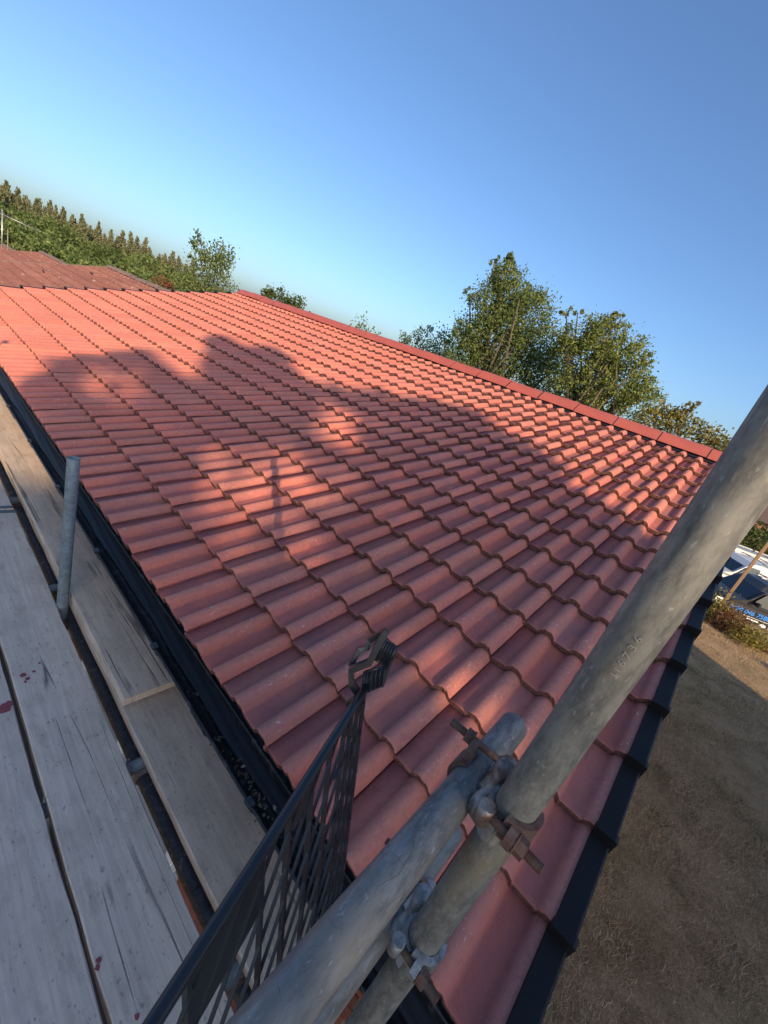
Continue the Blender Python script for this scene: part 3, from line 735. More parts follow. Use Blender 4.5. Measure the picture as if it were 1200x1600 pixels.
MB().pipe((PX, PY, GZ), (PX, PY, -.828), TRd, n=32).build('standard', M_POLE, scaf)['label'] = 'short galvanised pole end standing up between the boards'
cc = MB(); cc.tube([(PX, PY, BZ - .15), (PX, PY, BZ - .085)], .031, 16); cc.box((PX + .02, PY, BZ - .115), (.05, .06, .05), bev=.008); cc.build('coupler', M_RUST, scaf)
for y in (2.6, 5.2, 7.8):
    MB().pipe((-1.05, y, GZ), (-1.05, y, .5), TRd, n=16).build('standard', M_POLE, scaf)
MB().pipe((-1.1, .1, RZ1), (-1.1, 9.9, RZ1), TRd, n=16).build('guard_rail', M_RAIL, scaf)
MB().pipe((-1.1, .1, RZ1 - .47), (-1.1, 9.9, RZ1 - .47), TRd, n=16).build('guard_rail', M_RAIL, scaf)
MB().pipe((SX + .6, 9.75, GZ), (SX + .6, 9.75, .9), TRd, n=16).build('standard', M_POLE, scaf)

def board(x0, y0, y1, z, label, mat, width=.225, rot=0.0, bands=(False, False), bow=0.0, group='scaffold boards of the eaves platform'):
    """one scaffold board, its origin at the near end; slightly cupped and with worn arrises"""
    L = y1 - y0; n = max(4, int(L / .11)); th = .038
    g = random.Random(int(x0 * 1000 + y0 * 77)); V = []
    prof = [(-.5, -th), (-.5, -.004), (-.487, 0), (-.25, .0008), (0, -.0006), (.25, .0008), (.487, 0), (.5, -.004), (.5, -th)]
    for i in range(n + 1):
        y = L * i / n; wob = g.gauss(0, .0011); zb = bow * sin(pi * i / n)
        for k, (a, h) in enumerate(prof):
            ex = g.gauss(0, .0009) if k in (1, 2, 6, 7) else 0
            V.append(((a * width) + wob + ex, y + (g.gauss(0, .002) if i in (0, n) else 0), h + zb + (g.gauss(0, .0005) if k in (1, 2, 6, 7) else 0)))
    m_ = len(prof); mb = MB()
    mb.add(V, [(i * m_ + k, (i + 1) * m_ + k, (i + 1) * m_ + (k + 1) % m_, i * m_ + (k + 1) % m_) for i in range(n) for k in range(m_)])
    mb.add([V[k] for k in range(m_)], [tuple(range(m_))]); mb.add([V[n * m_ + k] for k in range(m_)], [tuple(range(m_))[::-1]])
    o = link('scaffold_board', mb.mesh('scaffold_board'), mat, None, (x0 + width / 2, y0, z)); o.rotation_euler.z = rot
    tag(o, label, 'board', group)
    for k, b in enumerate(bands):
        if b:
            y = .018 if k == 0 else L - .018
            e = MB(); t = .0012; hw = width / 2 + t
            e.sweep([(-hw, -th - t), (-hw, t + .001), (hw, t + .001), (hw, -th - t)], (0, y - .018, 0), (0, y + .018, 0), (1, 0, 0), (0, 0, 1), 1, False, True)
            eo = e.build('end_band', M_STEELB); eo.parent = o
    return o
bA = board(.022, .10, 3.55, BZ, 'weathered grey board at the lower left corner, red stain on its right edge', M_BOARD[0], bands=(True, True))
bB = board(.258, .10, 3.00, BZ, 'pale grey board with red paint drops and one long crack', M_BOARD[1], rot=-.004, bands=(True, True))
bD = board(.548, .12, 4.02, BZ, 'dusty board lowest beside the gutter, under the shorter top board', M_BOARD[3], bands=(True, True))
bC = board(.548, 1.25, 5.15, BZ + .060, 'scratched board lying on top of another beside the gutter', M_BOARD[2], rot=.004)
bC.rotation_euler.x = -.0052
bB2 = board(.262, 3.012, 6.9, BZ + .006, 'board beyond the metal end band, past the short pole', M_BOARD[0], rot=.002, bands=(True, True))
bA2 = board(.022, 3.57, 7.4, BZ, 'board end to end with the lower left board, beyond the picture edge', M_BOARD[1])
bC2 = board(.56, 5.16, 9.0, BZ + .002, 'sunlit far board running along the gutter', M_BOARD[2], bands=(True, True))
for x, m_ in ((-.215, 2), (-.452, 0), (-.69, 3)):
    board(x, .10, 3.95, BZ, 'weathered board left of the picture on the outer platform', M_BOARD[m_])
    board(x, 3.97, 7.9, BZ, 'weathered board left of the picture on the outer platform', M_BOARD[m_])
# paint drops on the boards
def unz(x, y, z): d = ray(x, y); return d * z / d[2]
def splats(owner, spots, z):
    for q_, (px, py, r) in enumerate(spots):
        z += .00025; c = unz(px, py, z + .0012); n = 11
        mb = MB().add([(c[0] + r * (.7 + .5 * rnd.random()) * cos(2 * pi * k / n), c[1] + r * (.8 + .6 * rnd.random()) * sin(2 * pi * k / n), z + .0012) for k in range(n)], [tuple(range(n))])
        o = mb.build('paint_drop', M_REDPAINT); o.parent = owner
        o.matrix_parent_inverse = (Matrix.Translation(owner.location) @ owner.rotation_euler.to_matrix().to_4x4()).inverted()
splats(bB, [(36, 1055, .011), (43, 1060, .008), (53, 1049, .006), (40, 1065, .006), (62, 1036, .005), (105, 1035, .003), (155, 1500, .007), (152, 1512, .006), (214, 1588, .006)], BZ)
splats(bA, [(8, 1107, .022), (14, 1100, .014)], BZ)
# bits caught in the gap between the two left boards
c = unz(62, 1130, BZ - .03)
tw_ = MB(); pts = [c + np.array([.004 * sin(k * 1.9), .022 * k - .1, .004 * cos(k * 2.3)]) for k in range(10)]; tw_.tube(pts, .0022, 6)
for k in range(6): tw_.tube([pts[k] + np.array([-.012, -.006, .006]), pts[k + 1] + np.array([.012, .004, .004])], .0016, 5)
tag(tw_.build('twine', plain('blue_twine', (.03, .16, .22), .7)), 'blue twine caught in the gap between the two left boards', 'twine')
c = unz(153, 1235, BZ - .02)
tag(MB().box(c, (.006, .13, .018)).build('strap', plain('yellow_strap', (.38, .30, .02), .6)), 'yellow strap end in the gap between the two left boards', 'strap')

# ------------------------------------------------------------------ black plastic brick guard leaning behind the rails
GA = np.array([.603, .306, -.62]); ga = np.array([-cos(radians(20.5)), -sin(radians(20.5)), 0])      # along the top edge, away from the corner
gb = np.array([.083, -.222, -.971]); gb /= np.linalg.norm(gb); gn = np.cross(ga, gb); gn /= np.linalg.norm(gn)
if gn @ GA > 0: gn = -gn                                                                              # faces the camera
def gpt(a, b, n=0.0): return GA + ga * a + gb * b + gn * n + gn * (-.018 * (a - .25) ** 2)
guard = thing('brick_guard', gpt(.5, .72), 'black plastic mesh brick guard leaning behind the grey rails', 'brick guard')
GH, GL = .72, .98
MB().tube([gpt(a, 0) for a in np.linspace(-.012, GL, 12)], .0085, 10).build('top_bar', M_BLACKP, guard)
MB().tube([gpt(a, GH) for a in np.linspace(0, GL, 8)], .0075, 8).build('bottom_bar', M_BLACKP, guard)
def bar(p, q, w, t, name):
    p = np.array(p); q = np.array(q); d = q - p; L = np.linalg.norm(d); d = d / L; s_ = np.cross(d, gn)
    MB().box((p + q) / 2, (L, w, t), rot=np.stack([d, s_, np.cross(d, s_)], 1)).build(name, M_BLACKP, guard)
for k, a in enumerate((0.0, .032, .064, .096, .155, .215, .283, .345, .47, .535, .60, .665, .73, .795, .86, .92, .98)):
    bar(gpt(a, .0), gpt(a, GH), .0045 if k % 2 else .0065, .008, 'rib')
for k in range(-9, 16):                                 # one family of diagonals, the other coarser
    a0, a1 = k * .062, k * .062 + .62
    t0 = max(0, (0 - a0) / .62); t1 = min(1, (GL - a0) / .62)
    if t1 > t0: bar(gpt(a0 + .62 * t0, GH * t0, .003), gpt(a0 + .62 * t1, GH * t1, .003), .0032, .005, 'lattice_bar')
for k in range(6):
    b = .12 * (k + 1)
    if b < GH: bar(gpt(0, b, -.003), gpt(.12, b, -.003), .004, .006, 'lattice_bar')
pl = MB(); pl.add([gpt(a, b, n) for n in (.002, -.003) for a, b in ((.352, .0), (.468, .0), (.468, .112), (.352, .112))], [(0, 1, 2, 3), (7, 6, 5, 4), (0, 4, 5, 1), (2, 6, 7, 3), (1, 5, 6, 2), (3, 7, 4, 0)]); pl.build('name_plate', M_BLACKP, guard)
pl = MB(); pl.add([gpt(a, b, n) for n in (.002, -.003) for a, b in ((.225, .01), (.27, .01), (.27, .06), (.225, .06))], [(0, 1, 2, 3), (7, 6, 5, 4), (0, 4, 5, 1), (2, 6, 7, 3), (1, 5, 6, 2), (3, 7, 4, 0)]); pl.build('web', M_BLACKP, guard)
# the folded hook at the top corner
HD = float((GA @ R[2])); e1, e2, e3 = R[0], R[1], R[2]
def hk(px, py, dz=0.0):
    d = ray(px, py); return d * (HD + dz)
def strap(pts, w, t, name):
    mb = MB(); n = len(pts); V = []
    for i in range(n):
        p = pts[i]; d = pts[min(i + 1, n - 1)] - pts[max(i - 1, 0)]; d /= np.linalg.norm(d); s_ = np.cross(d, e3); s_ /= np.linalg.norm(s_); e = np.cross(s_, d)
        V += [p + s_ * t / 2 + e * w / 2, p - s_ * t / 2 + e * w / 2, p - s_ * t / 2 - e * w / 2, p + s_ * t / 2 - e * w / 2]
    mb.add(V, [(i * 4 + k, i * 4 + (k + 1) % 4, (i + 1) * 4 + (k + 1) % 4, (i + 1) * 4 + k) for i in range(n - 1) for k in range(4)] + [(0, 1, 2, 3), ((n - 1) * 4 + 3, (n - 1) * 4 + 2, (n - 1) * 4 + 1, (n - 1) * 4)])
    return mb.build(name, M_BLACKP, guard)
strap([hk(566, 1096), hk(566, 1090, -.004), hk(549, 1068, -.010), hk(549, 1046, -.012), hk(578, 1034, -.016), hk(590, 1008, -.018), hk(604, 985, -.020)], .018, .0125, 'hook')
strap([hk(548, 1040, .014), hk(562, 1014, .016), hk(574, 1012, .018), hk(577, 1000, .02), hk(600, 987, .016)], .016, .011, 'hook')
def ribbed_plate(corners, name):
    q = [np.array(c) for c in corners]; mb = MB(); nrm = np.cross(q[1] - q[0], q[3] - q[0]); nrm /= np.linalg.norm(nrm)
    if nrm @ q[0] > 0: nrm = -nrm
    mb.add([c + nrm * t for t in (.0015, -.0015) for c in q], [(0, 1, 2, 3), (7, 6, 5, 4), (0, 4, 5, 1), (2, 6, 7, 3), (1, 5, 6, 2), (3, 7, 4, 0)])
    for k in range(5):
        t = (k + .5) / 5; a = q[0] * (1 - t) + q[1] * t; b = q[3] * (1 - t) + q[2] * t; mb.tube([a + nrm * .002, b + nrm * .002], .0022, 6)
    for a, b in ((0, 1), (1, 2), (2, 3), (3, 0)): mb.tube([q[a], q[b]], .0032, 6)
    mb.build(name, M_BLACKP, guard)
ribbed_plate([hk(601, 997, -.012), hk(619, 1011, .008), hk(607, 1042, .014), hk(586, 1030, -.008)], 'hook_plate')
ribbed_plate([hk(570, 1050, -.002), hk(606, 1040, .014), hk(598, 1070, .018), hk(566, 1083, .0)], 'hook_plate')
strap([hk(612, 1030, .012), hk(603, 1055, .016), hk(597, 1072, .018)], .010, .006, 'hook')
strap([hk(543, 1104, .0), hk(556, 1092, .004), hk(566, 1100, .002)], .012, .016, 'hook')

# ------------------------------------------------------------------ vegetation
def leaf_quads(C, size, g, flat=0.0):
    n = len(C); d1 = g.normal(size=(n, 3)); d1[:, 2] *= (1 - flat); d1 /= np.linalg.norm(d1, axis=1)[:, None] + 1e-9
    d2 = np.cross(d1, g.normal(size=(n, 3))); d2 /= np.linalg.norm(d2, axis=1)[:, None] + 1e-9
    sz = size * g.uniform(.6, 1.35, n)[:, None]
    V = np.stack([C - d1 * sz * .5, C + d2 * sz * .30, C + d1 * sz * .5, C - d2 * sz * .30], 1).reshape(-1, 3)
    return V, np.arange(4 * n).reshape(n, 4)
def crown_points(blobs, g, clump=.22, per=26, shell=.55):
    P = []
    for (c, r, n) in blobs:
        m_ = max(3, n // per); d = g.normal(size=(m_, 3)); d /= np.linalg.norm(d, axis=1)[:, None]
        rr = (shell + (1.08 - shell) * g.random(m_) ** .6)[:, None]
        cc = np.array(c) + d * rr * np.array(r)
        q = cc[:, None, :] + g.normal(size=(m_, per, 3)) * clump * np.mean(r) * g.uniform(.5, 1.25, (m_, 1, 1))
        P.append(q.reshape(-1, 3))
    return np.concatenate(P)
def tree(name, label, base, blobs, leaf, mat, group=None, cat='tree', bark=None, r0=.16, seed=1, clump=.22, per=26, limbs=None, shell=.55, twigs=True, dens=1.0):
    g = np.random.default_rng(seed); base = np.array(base, float)
    t = thing(name, base, label, cat, group)
    V, Fc = leaf_quads(crown_points([(c, r, int(n * dens)) for c, r, n in blobs], g, clump, per, shell), leaf, g); link('crown', np_mesh('crown', V, Fc), mat, t)
    mb = MB(); cs = [np.array(b[0]) for b in blobs]; top = max(cs, key=lambda c: c[2]); low = np.mean(cs, axis=0)
    fork = base * .45 + np.array([low[0], low[1], min(low[2], top[2])]) * .55
    mb.tube([base - np.array([0, 0, .2]), base * .6 + fork * .4 + g.normal(size=3) * .05, fork], [r0, r0 * .8, r0 * .62], 9)
    for c in cs:
        mid = (fork + c) / 2 + g.normal(size=3) * .08 * np.linalg.norm(c - fork); mb.tube([fork, mid, c], [r0 * .5, r0 * .32, r0 * .10], 6)
        if twigs:
            for _ in range(5):
                e = c + g.normal(size=3) * np.mean(blobs[0][1]) * .28; mb.tube([mid * .3 + c * .7, (c + e) / 2 + g.normal(size=3) * .05, e], [r0 * .14, r0 * .08, r0 * .03], 5)
    mb.build('trunk', bark or M_BARK, t)
    return t
def B(px, py, dist, rpx, n, sq=(1, 1, 1)):
    """crown lobe at a bearing and distance; rpx = its angular radius in picture pixels"""
    c = at(px, py, dist); dep = c @ R[2]; r = rpx * dep / F
    return (tuple(c), (r * sq[0], r * sq[1], r * sq[2]), n)
def below(c): return np.array([c[0], c[1], float(gnd(np.float64(c[0]), np.float64(min(c[1], 60))))])

# big tree behind the ridge, pointed crown
D1 = 17.5
b1 = [B(788, 432, D1, 22, 700), B(800, 462, D1, 32, 1300), B(765, 480, D1, 34, 1300), B(820, 500, D1, 40, 1800), B(772, 530, D1, 50, 2400), B(735, 515, D1, 24, 700), B(836, 545, D1, 42, 1800),
      B(790, 580, D1, 55, 2500), B(720, 560, D1, 34, 1300), B(850, 590, D1, 42, 1600), B(795, 405, D1, 8, 160), B(842, 468, D1, 12, 220), B(752, 600, D1, 45, 1500)]
SPR1 = []
for _ in range(26):                                     # sprigs breaking the outline
    bx_ = rnd.choice(b1[:9]); c_ = np.array(bx_[0]); d_ = np.array([rnd.gauss(0, 1), rnd.gauss(0, 1), rnd.gauss(.5, .8)]); d_ /= np.linalg.norm(d_)
    SPR1.append((tuple(c_ + d_ * bx_[1][0] * rnd.uniform(1.0, 1.35)), (.16, .16, .2), 26))
tree('leafy_tree', 'tallest pointed green tree rising behind the red ridge', below(at(790, 610, D1)), b1 + SPR1, .085, M_LEAF, 'trees behind the ridge', seed=3, r0=.2, dens=2.7, clump=.20, per=48, shell=.55, twigs=False)
D2 = 15.5
b2 = [B(905, 525, D2, 28, 900), B(945, 530, D2, 30, 1000), B(970, 560, D2, 34, 1300), B(915, 570, D2, 40, 1700), B(895, 610, D2, 40, 1400), B(965, 600, D2, 42, 1700), B(1000, 625, D2, 30, 1000), B(930, 630, D2, 40, 1300),
      B(885, 545, D2, 18, 400), B(990, 548, D2, 12, 220), B(960, 500, D2, 12, 170), B(885, 490, D2, 9, 90), B(903, 488, D2, 6, 45)]
SPR2 = []
for _ in range(26):                                     # sprigs breaking the outline
    bx_ = rnd.choice(b2[:8]); c_ = np.array(bx_[0]); d_ = np.array([rnd.gauss(0, 1), rnd.gauss(0, 1), rnd.gauss(.5, .8)]); d_ /= np.linalg.norm(d_)
    SPR2.append((tuple(c_ + d_ * bx_[1][0] * rnd.uniform(1.0, 1.35)), (.16, .16, .2), 26))
tree('leafy_tree', 'rounder yellow-green tree right of the tallest pointed tree', below(at(940, 650, D2)), b2 + SPR2, .08, leaf_mat('yellow_olive_leaves', (.095, .14, .034), (.185, .23, .064), (.29, .305, .105)), 'trees behind the ridge', seed=5, r0=.17, dens=2.4, clump=.20, per=48, shell=.55, twigs=False)
D3 = 14
b3 = [B(1025, 655, D3, 20, 420), B(1050, 660, D3, 16, 260), B(1060, 645, D3, 9, 90), B(1074, 638, D3, 7, 55), B(1087, 632, D3, 5, 34), B(1075, 668, D3, 16, 220), B(1105, 682, D3, 16, 260), B(1130, 695, D3, 15, 240), B(1150, 712, D3, 18, 260)]
tree('shrub', 'low straggling shrub with one slanting twig, over the ridge by the thick pole', below(at(1080, 690, D3)), b3, .085, M_LEAFY, 'trees behind the ridge', 'shrub', seed=6, r0=.05, clump=.34, per=12, dens=2.0)
D4 = 21
b4 = [B(690, 548, D4, 26, 800), B(665, 552, D4, 20, 450), B(640, 540, D4, 14, 200), B(655, 520, D4, 10, 110), B(632, 528, D4, 9, 70), B(672, 514, D4, 6, 40), B(700, 575, D4, 30, 700), B(650, 565, D4, 20, 400)]
tree('leafy_tree', 'thin loose tree low on the left of the tallest pointed tree', below(at(680, 585, D4)), b4, .105, M_LEAF, 'trees behind the ridge', seed=8, r0=.08, clump=.34, per=14, dens=1.8)
b5 = [B(563, 505, 26, 9, 60), B(567, 514, 26, 9, 70), B(548, 512, 26, 8, 45), B(560, 525, 26, 14, 120), B(585, 527, 26, 10, 60)]
tree('shrub', 'few thin twigs poking up over the middle of the ridge', below(at(560, 530, 26)), b5, .14, M_LEAF, 'trees behind the ridge', 'shrub', seed=9, r0=.05, clump=.4, per=9)
b6 = [B(438, 470, 60, 15, 900), B(458, 478, 60, 15, 900), B(418, 466, 60, 12, 600), B(450, 492, 60, 22, 900)]
tree('round_tree', 'dark rounded tree beyond the far end of the red ridge', below(at(445, 480, 60)), b6, .30, M_LEAFD, None, seed=10, r0=.3)
D7 = 27
b7 = [B(306, 378, D7, 9, 130), B(318, 390, D7, 12, 230), B(335, 402, D7, 17, 420), B(350, 396, D7, 14, 300), B(325, 420, D7, 20, 520), B(345, 418, D7, 16, 360), B(318, 445, D7, 26, 900), B(345, 450, D7, 20, 600), B(300, 452, D7, 20, 600), B(300, 404, D7, 6, 50), B(360, 404, D7, 6, 50), B(310, 366, D7, 5, 40)]
tree('young_tree', 'slender loose-crowned tree at the far left end of the red roof', below(at(325, 460, D7)), b7, .14, M_LEAF, None, seed=12, r0=.07, clump=.34, per=12, dens=.95)

# distant wood: poplar row and rounded trees below it
def copy_thing(src, loc, sc, rz, label=None):
    c = src.copy(); COL.objects.link(c); c.location = loc; c.scale = sc; c.rotation_euler.z = rz
    if label: c['label'] = label
    for ch in src.children:
        d = ch.copy(); COL.objects.link(d); d.parent = c; d.matrix_parent_inverse = ch.matrix_parent_inverse.copy()
    return c
pops = []
for s_ in range(3):
    g = random.Random(s_ + 40); bl = []
    for k in range(9):
        z = 2.2 + k * 1.05; r = (1.3, 1.7, 1.9, 1.9, 1.85, 1.7, 1.4, 1.0, .5)[k]; bl.append(((g.gauss(0, .25), g.gauss(0, .25), z), (r, r, 1.0), 420 if k < 7 else 300))
    pops.append(tree('poplar', 'tall narrow poplar in the distant row on the left', (0, 0, 0), bl, .46, M_LEAFP, 'poplars in the distant row', seed=50 + s_, r0=.2, clump=.25, per=16, bark=M_BARKP, twigs=False))
k = 0; xs = np.linspace(-40, 300, 44)
for px in xs:
    px += rnd.uniform(-4, 4); D = 118 + rnd.uniform(-5, 6); hy = 334.5 + .378 * px
    top = at(px, hy - rnd.uniform(30, 52) + .03 * max(0, px), D); H = rnd.uniform(11.2, 12.2); sc = H / 11.2 * 1.0
    loc = (top[0], top[1], top[2] - 11.1 * sc); s3 = (sc * rnd.uniform(.48, .68), sc * rnd.uniform(.48, .68), sc)
    if k < 3: pops[k].location = loc; pops[k].scale = s3; pops[k].rotation_euler.z = rnd.uniform(0, 6)
    else: copy_thing(pops[k % 3], loc, s3, rnd.uniform(0, 6))
    k += 1
rts = []
for s_ in range(3):
    g = random.Random(s_ + 70); bl = []
    for q in range(11): bl.append(((g.gauss(0, 2.2), g.gauss(0, 2.2), 3.6 + g.uniform(-1.6, 2.2)), (1.9, 1.9, 1.6), 420))
    rts.append(tree('wood_tree', 'broad green tree in the distant wood below the poplars', (0, 0, 0), bl, .42, [M_LEAF, M_LEAFD, M_LEAF][s_], 'trees of the distant wood', seed=80 + s_, r0=.3, clump=.22, per=20, twigs=False))
k = 0
for row, (D, off, stp) in enumerate(((92, 2, 26), (78, 14, 30), (64, 26, 36))):
    for px in np.arange(-40, 330 - row * 10, stp):
        px = px + rnd.uniform(-7, 7); hy = 334.5 + .378 * px; Dd = D + rnd.uniform(-5, 5)
        if px > 250: Dd = max(Dd, 70)
        top = at(px, hy + off - 12 + rnd.uniform(-5, 6) - (row == 0) * 4, Dd); sc = rnd.uniform(.85, 1.1)
        loc = (top[0], top[1], top[2] - 7.0 * sc); s3 = (sc, sc, sc)
        if k < 3: rts[k].location = loc; rts[k].scale = s3
        else: copy_thing(rts[k % 3], loc, s3, rnd.uniform(0, 6))
        k += 1
c = at(258, 440, 56); tree('wood_tree', 'small russet bush at the right end of the brown roofs', below(c), [((c[0], c[1], c[2] - .5), (1.1, 1.1, .8), 500), ((c[0] + .9, c[1], c[2] - .9), (1.0, 1, .8), 400)], .26, M_LEAFR, None, 'bush', seed=97, r0=.08)

# ------------------------------------------------------------------ street beyond the lawn: vans, post, bushes
def van(center, label, paint, lower, roofrack, dark_text):
    """small panel van, local x forward, y to its left"""
    t = thing('parked_van', center, label, 'van', 'vehicles parked on the road')
    fx = np.array([RD[0], RD[1], 0]) / math.hypot(RD[0], RD[1]); fy = np.array([-fx[1], fx[0], 0])
    def W(x, y, z): return np.array(center) + fx * x + fy * y + np.array([0, 0, z])
    prof = [(-2.15, .32), (-2.18, .75), (-2.12, 1.55), (-2.02, 1.83), (-1.8, 1.9), (.35, 1.9), (.75, 1.84), (1.1, 1.62), (1.5, 1.18), (2.0, 1.02), (2.22, .85), (2.28, .5), (2.22, .30)]
    mb = MB(); V = []
    rows = [(-.86, .97), (-.90, 1.0), (-.90, 1.0), (.90, 1.0), (.90, 1.0), (.86, .97)]
    secs = [(-.80, .94), (-.88, 1.0), (.88, 1.0), (.80, .94)]
    def ins(z): return 1.0 if z < 1.05 else 1.0 - .16 * (z - 1.05)
    for y, k_ in secs: V += [W(x * (k_ if abs(y) < .85 else 1), y * ins(z), z) for x, z in prof]
    n = len(prof); mb.add(V, [(i * n + j, i * n + (j + 1) % n, (i + 1) * n + (j + 1) % n, (i + 1) * n + j) for i in range(3) for j in range(n)] + [tuple(range(n))[::-1], tuple(range(3 * n, 4 * n))])
    mb.build('body', paint, t)
    s_ = .004
    def side(poly, h, name, mat, off=.003):
        for sg in (1, -1):
            V = [W(x, sg * (.885 * ins(z) + off), z) for x, z in poly]; V2 = [W(x, sg * (.885 * ins(z) + off + h), z) for x, z in poly]; n_ = len(poly)
            MB().add(V + V2, [tuple(range(n_)), tuple(range(n_, 2 * n_))[::-1]] + [(i, (i + 1) % n_, n_ + (i + 1) % n_, n_ + i) for i in range(n_)]).build(name, mat, t)
    side([(.42, 1.10), (1.36, 1.10), (1.02, 1.58), (.78, 1.68), (.42, 1.68)], .006, 'side_window', M_GLASS)
    side([(-2.1, .34), (1.42, .34), (1.42, .50), (-2.1, .50)], .02, 'sill_trim', lower)
    side([(-2.1, .98), (2.0, .98), (2.0, 1.02), (-2.1, 1.02)], .008, 'rub_strip', lower)
    side([(.30, .52), (.312, .52), (.312, 1.74), (.30, 1.74)], .004, 'door_seam', M_UPVC if dark_text else M_DARK)
    V = [W(1.12, y, 1.60) for y in (-.66, .66)] + [W(1.53, y, 1.17) for y in (.76, -.76)]
    nrm = fx * .45 + np.array([0, 0, .4]); MB().add([v + nrm * .02 for v in V], [(0, 1, 2, 3)]).build('windscreen', M_GLASS, t)
    for x in (-1.35, 1.45):
        for sg in (1, -1):
            wl = MB().tube([W(x, sg * .72, .31), W(x, sg * .90, .31)], .31, 24).build('wheel', M_BLACKP, t)
            o = MB().tube([W(x, sg * .895, .31), W(x, sg * .912, .31)], [.20, .17], 18).build('rim', M_SILV); adopt(o, wl)
    for sg in (1, -1):
        MB().box(W(2.2, sg * .68, .80), (.12, .26, .16), rot=np.stack([fx, fy, [0, 0, 1]], 1), bev=.03).build('headlight', M_UPVC, t)
        MB().box(W(-2.17, sg * .80, 1.05), (.06, .14, .34), rot=np.stack([fx, fy, [0, 0, 1]], 1), bev=.02).build('tail_light', M_REDPAINT, t)
        MB().box(W(1.22, sg * 1.0, 1.16), (.12, .18, .16), rot=np.stack([fx, fy, [0, 0, 1]], 1), bev=.03).build('mirror', M_BLACKP, t)
    if roofrack:
        for x in (-1.6, -.6, .3): MB().tube([W(x, -.78, 1.98), W(x, .78, 1.98)], .022, 8).build('roof_bar', M_SILV, t)
        for y in (-.74, .74): MB().tube([W(-1.8, y, 1.97), W(.45, y, 1.97)], .018, 8).build('roof_rail', M_SILV, t)
    return t, W, ins, fx, fy
def side_text(t, W, ins, fx, txt, size, x, z, mat, name, sx=1.0, bold=.004):
    o = text_obj(txt, size, mat, name, bold=bold)
    for v in o.data.vertices:
        lx, ly = v.co.x * sx, v.co.y; p = W(x - lx, .885 * ins(z + ly) + .010, z + ly); v.co = p
    adopt(o, t)
M_VAN = plain('dark_grey_van_paint', (.055, .056, .06), .28, .35, .1, 3); M_VANW = plain('white_vehicle_paint', (.62, .62, .60), .3, 0, .05, 3); M_SILVERV = plain('pale_silver_paint', (.48, .47, .45), .3, .2, .05, 3)
M_BLUET = plain('bright_blue_lettering', (.02, .20, .62), .5); M_WHITEL = plain('white_lettering', (.75, .75, .75), .5)
vc = np.array([20.75, -4.25, 0]) + RN / np.linalg.norm(RN) * .88; vc[2] = ZROAD + .03
vt, VW, vins, vfx, vfy = van(vc, 'dark grey van with blue lettering parked beside the dry lawn', M_VAN, M_BLACKP, True, True)
side_text(vt, VW, vins, vfx, '0800 046 7580', .235, 2.02, .68, M_BLUET, 'lettering', 1.15, .006)
side_text(vt, VW, vins, vfx, 'Jas', .26, .12, 1.36, M_BLUET, 'lettering', 1.3, .008)
side_text(vt, VW, vins, vfx, 'PRIME', .22, .22, 1.16, M_BLUET, 'lettering', 1.25, .008)
mb = MB(); V = [VW(x, .885 + .011, z) for x, z in ((1.55, .60), (.05, .60), (.05, .615), (1.55, .615))]; mb.add(V, [(0, 1, 2, 3)]); mb.build('stripe', M_WHITEL, vt)
mb = MB(); V = [VW(x, .885 + .011, z) for x, z in ((1.20, .44), (.72, .44), (.72, .55), (1.20, .55))]; mb.add(V, [(0, 1, 2, 3)]); mb.build('number_plate_sticker', M_WHITEL, vt)
for j, (xx, mt) in enumerate(((.50, M_WHITEL), (.16, plain('pink_badge', (.6, .25, .22), .5)), (-.15, M_BLUET), (-.45, M_WHITEL))):
    mb = MB(); mb.add([VW(xx + .13 * cos(q * pi / 8), .885 + .026, .44 + .075 * sin(q * pi / 8)) for q in range(16)], [tuple(range(16))]); mb.build('badge', mt, vt)
# ladder on the dark van's rack
ld = thing('ladder', VW(-.5, .3, 2.0), 'pale aluminium ladder on the roof rack of the dark grey van', 'ladder')
for y in (.15, .50): MB().box(VW(-.45, y, 2.035), (2.9, .03, .065), rot=np.stack([vfx, vfy, [0, 0, 1]], 1)).build('stile', M_ALU, ld)
for k in range(10): MB().tube([VW(-1.75 + k * .28, .15, 2.035), VW(-1.75 + k * .28, .50, 2.035)], .015, 6).build('rung', M_ALU, ld)
c2 = vc + RN / np.linalg.norm(RN) * 4.3 - RD * 2.6
t2, W2, i2, f2, g2 = van(c2, 'white van with roof bars parked behind the dark grey van', M_VANW, M_SILV, True, False)
c3 = c2 + RN / np.linalg.norm(RN) * 4.0 - RD * 1.8; c3[2] -= .1
t3, W3, i3, f3, g3 = van(c3, 'silver white van farthest along the road, mostly behind the white van', M_SILVERV, M_BLACKP, False, False)
tb = thing('scaffold_tube', W3(0, .5, 2.0), 'galvanised tube with a black tie lying on the farthest van', 'tube')
MB().pipe(W3(-3.2, .45, 2.02), W3(2.6, .45, 2.02), .055, n=16).build('tube', M_SILV, tb); MB().tube([W3(-.75, .45, 2.02), W3(-.62, .45, 2.02)], .064, 12).build('tie', M_BLACKP, tb)
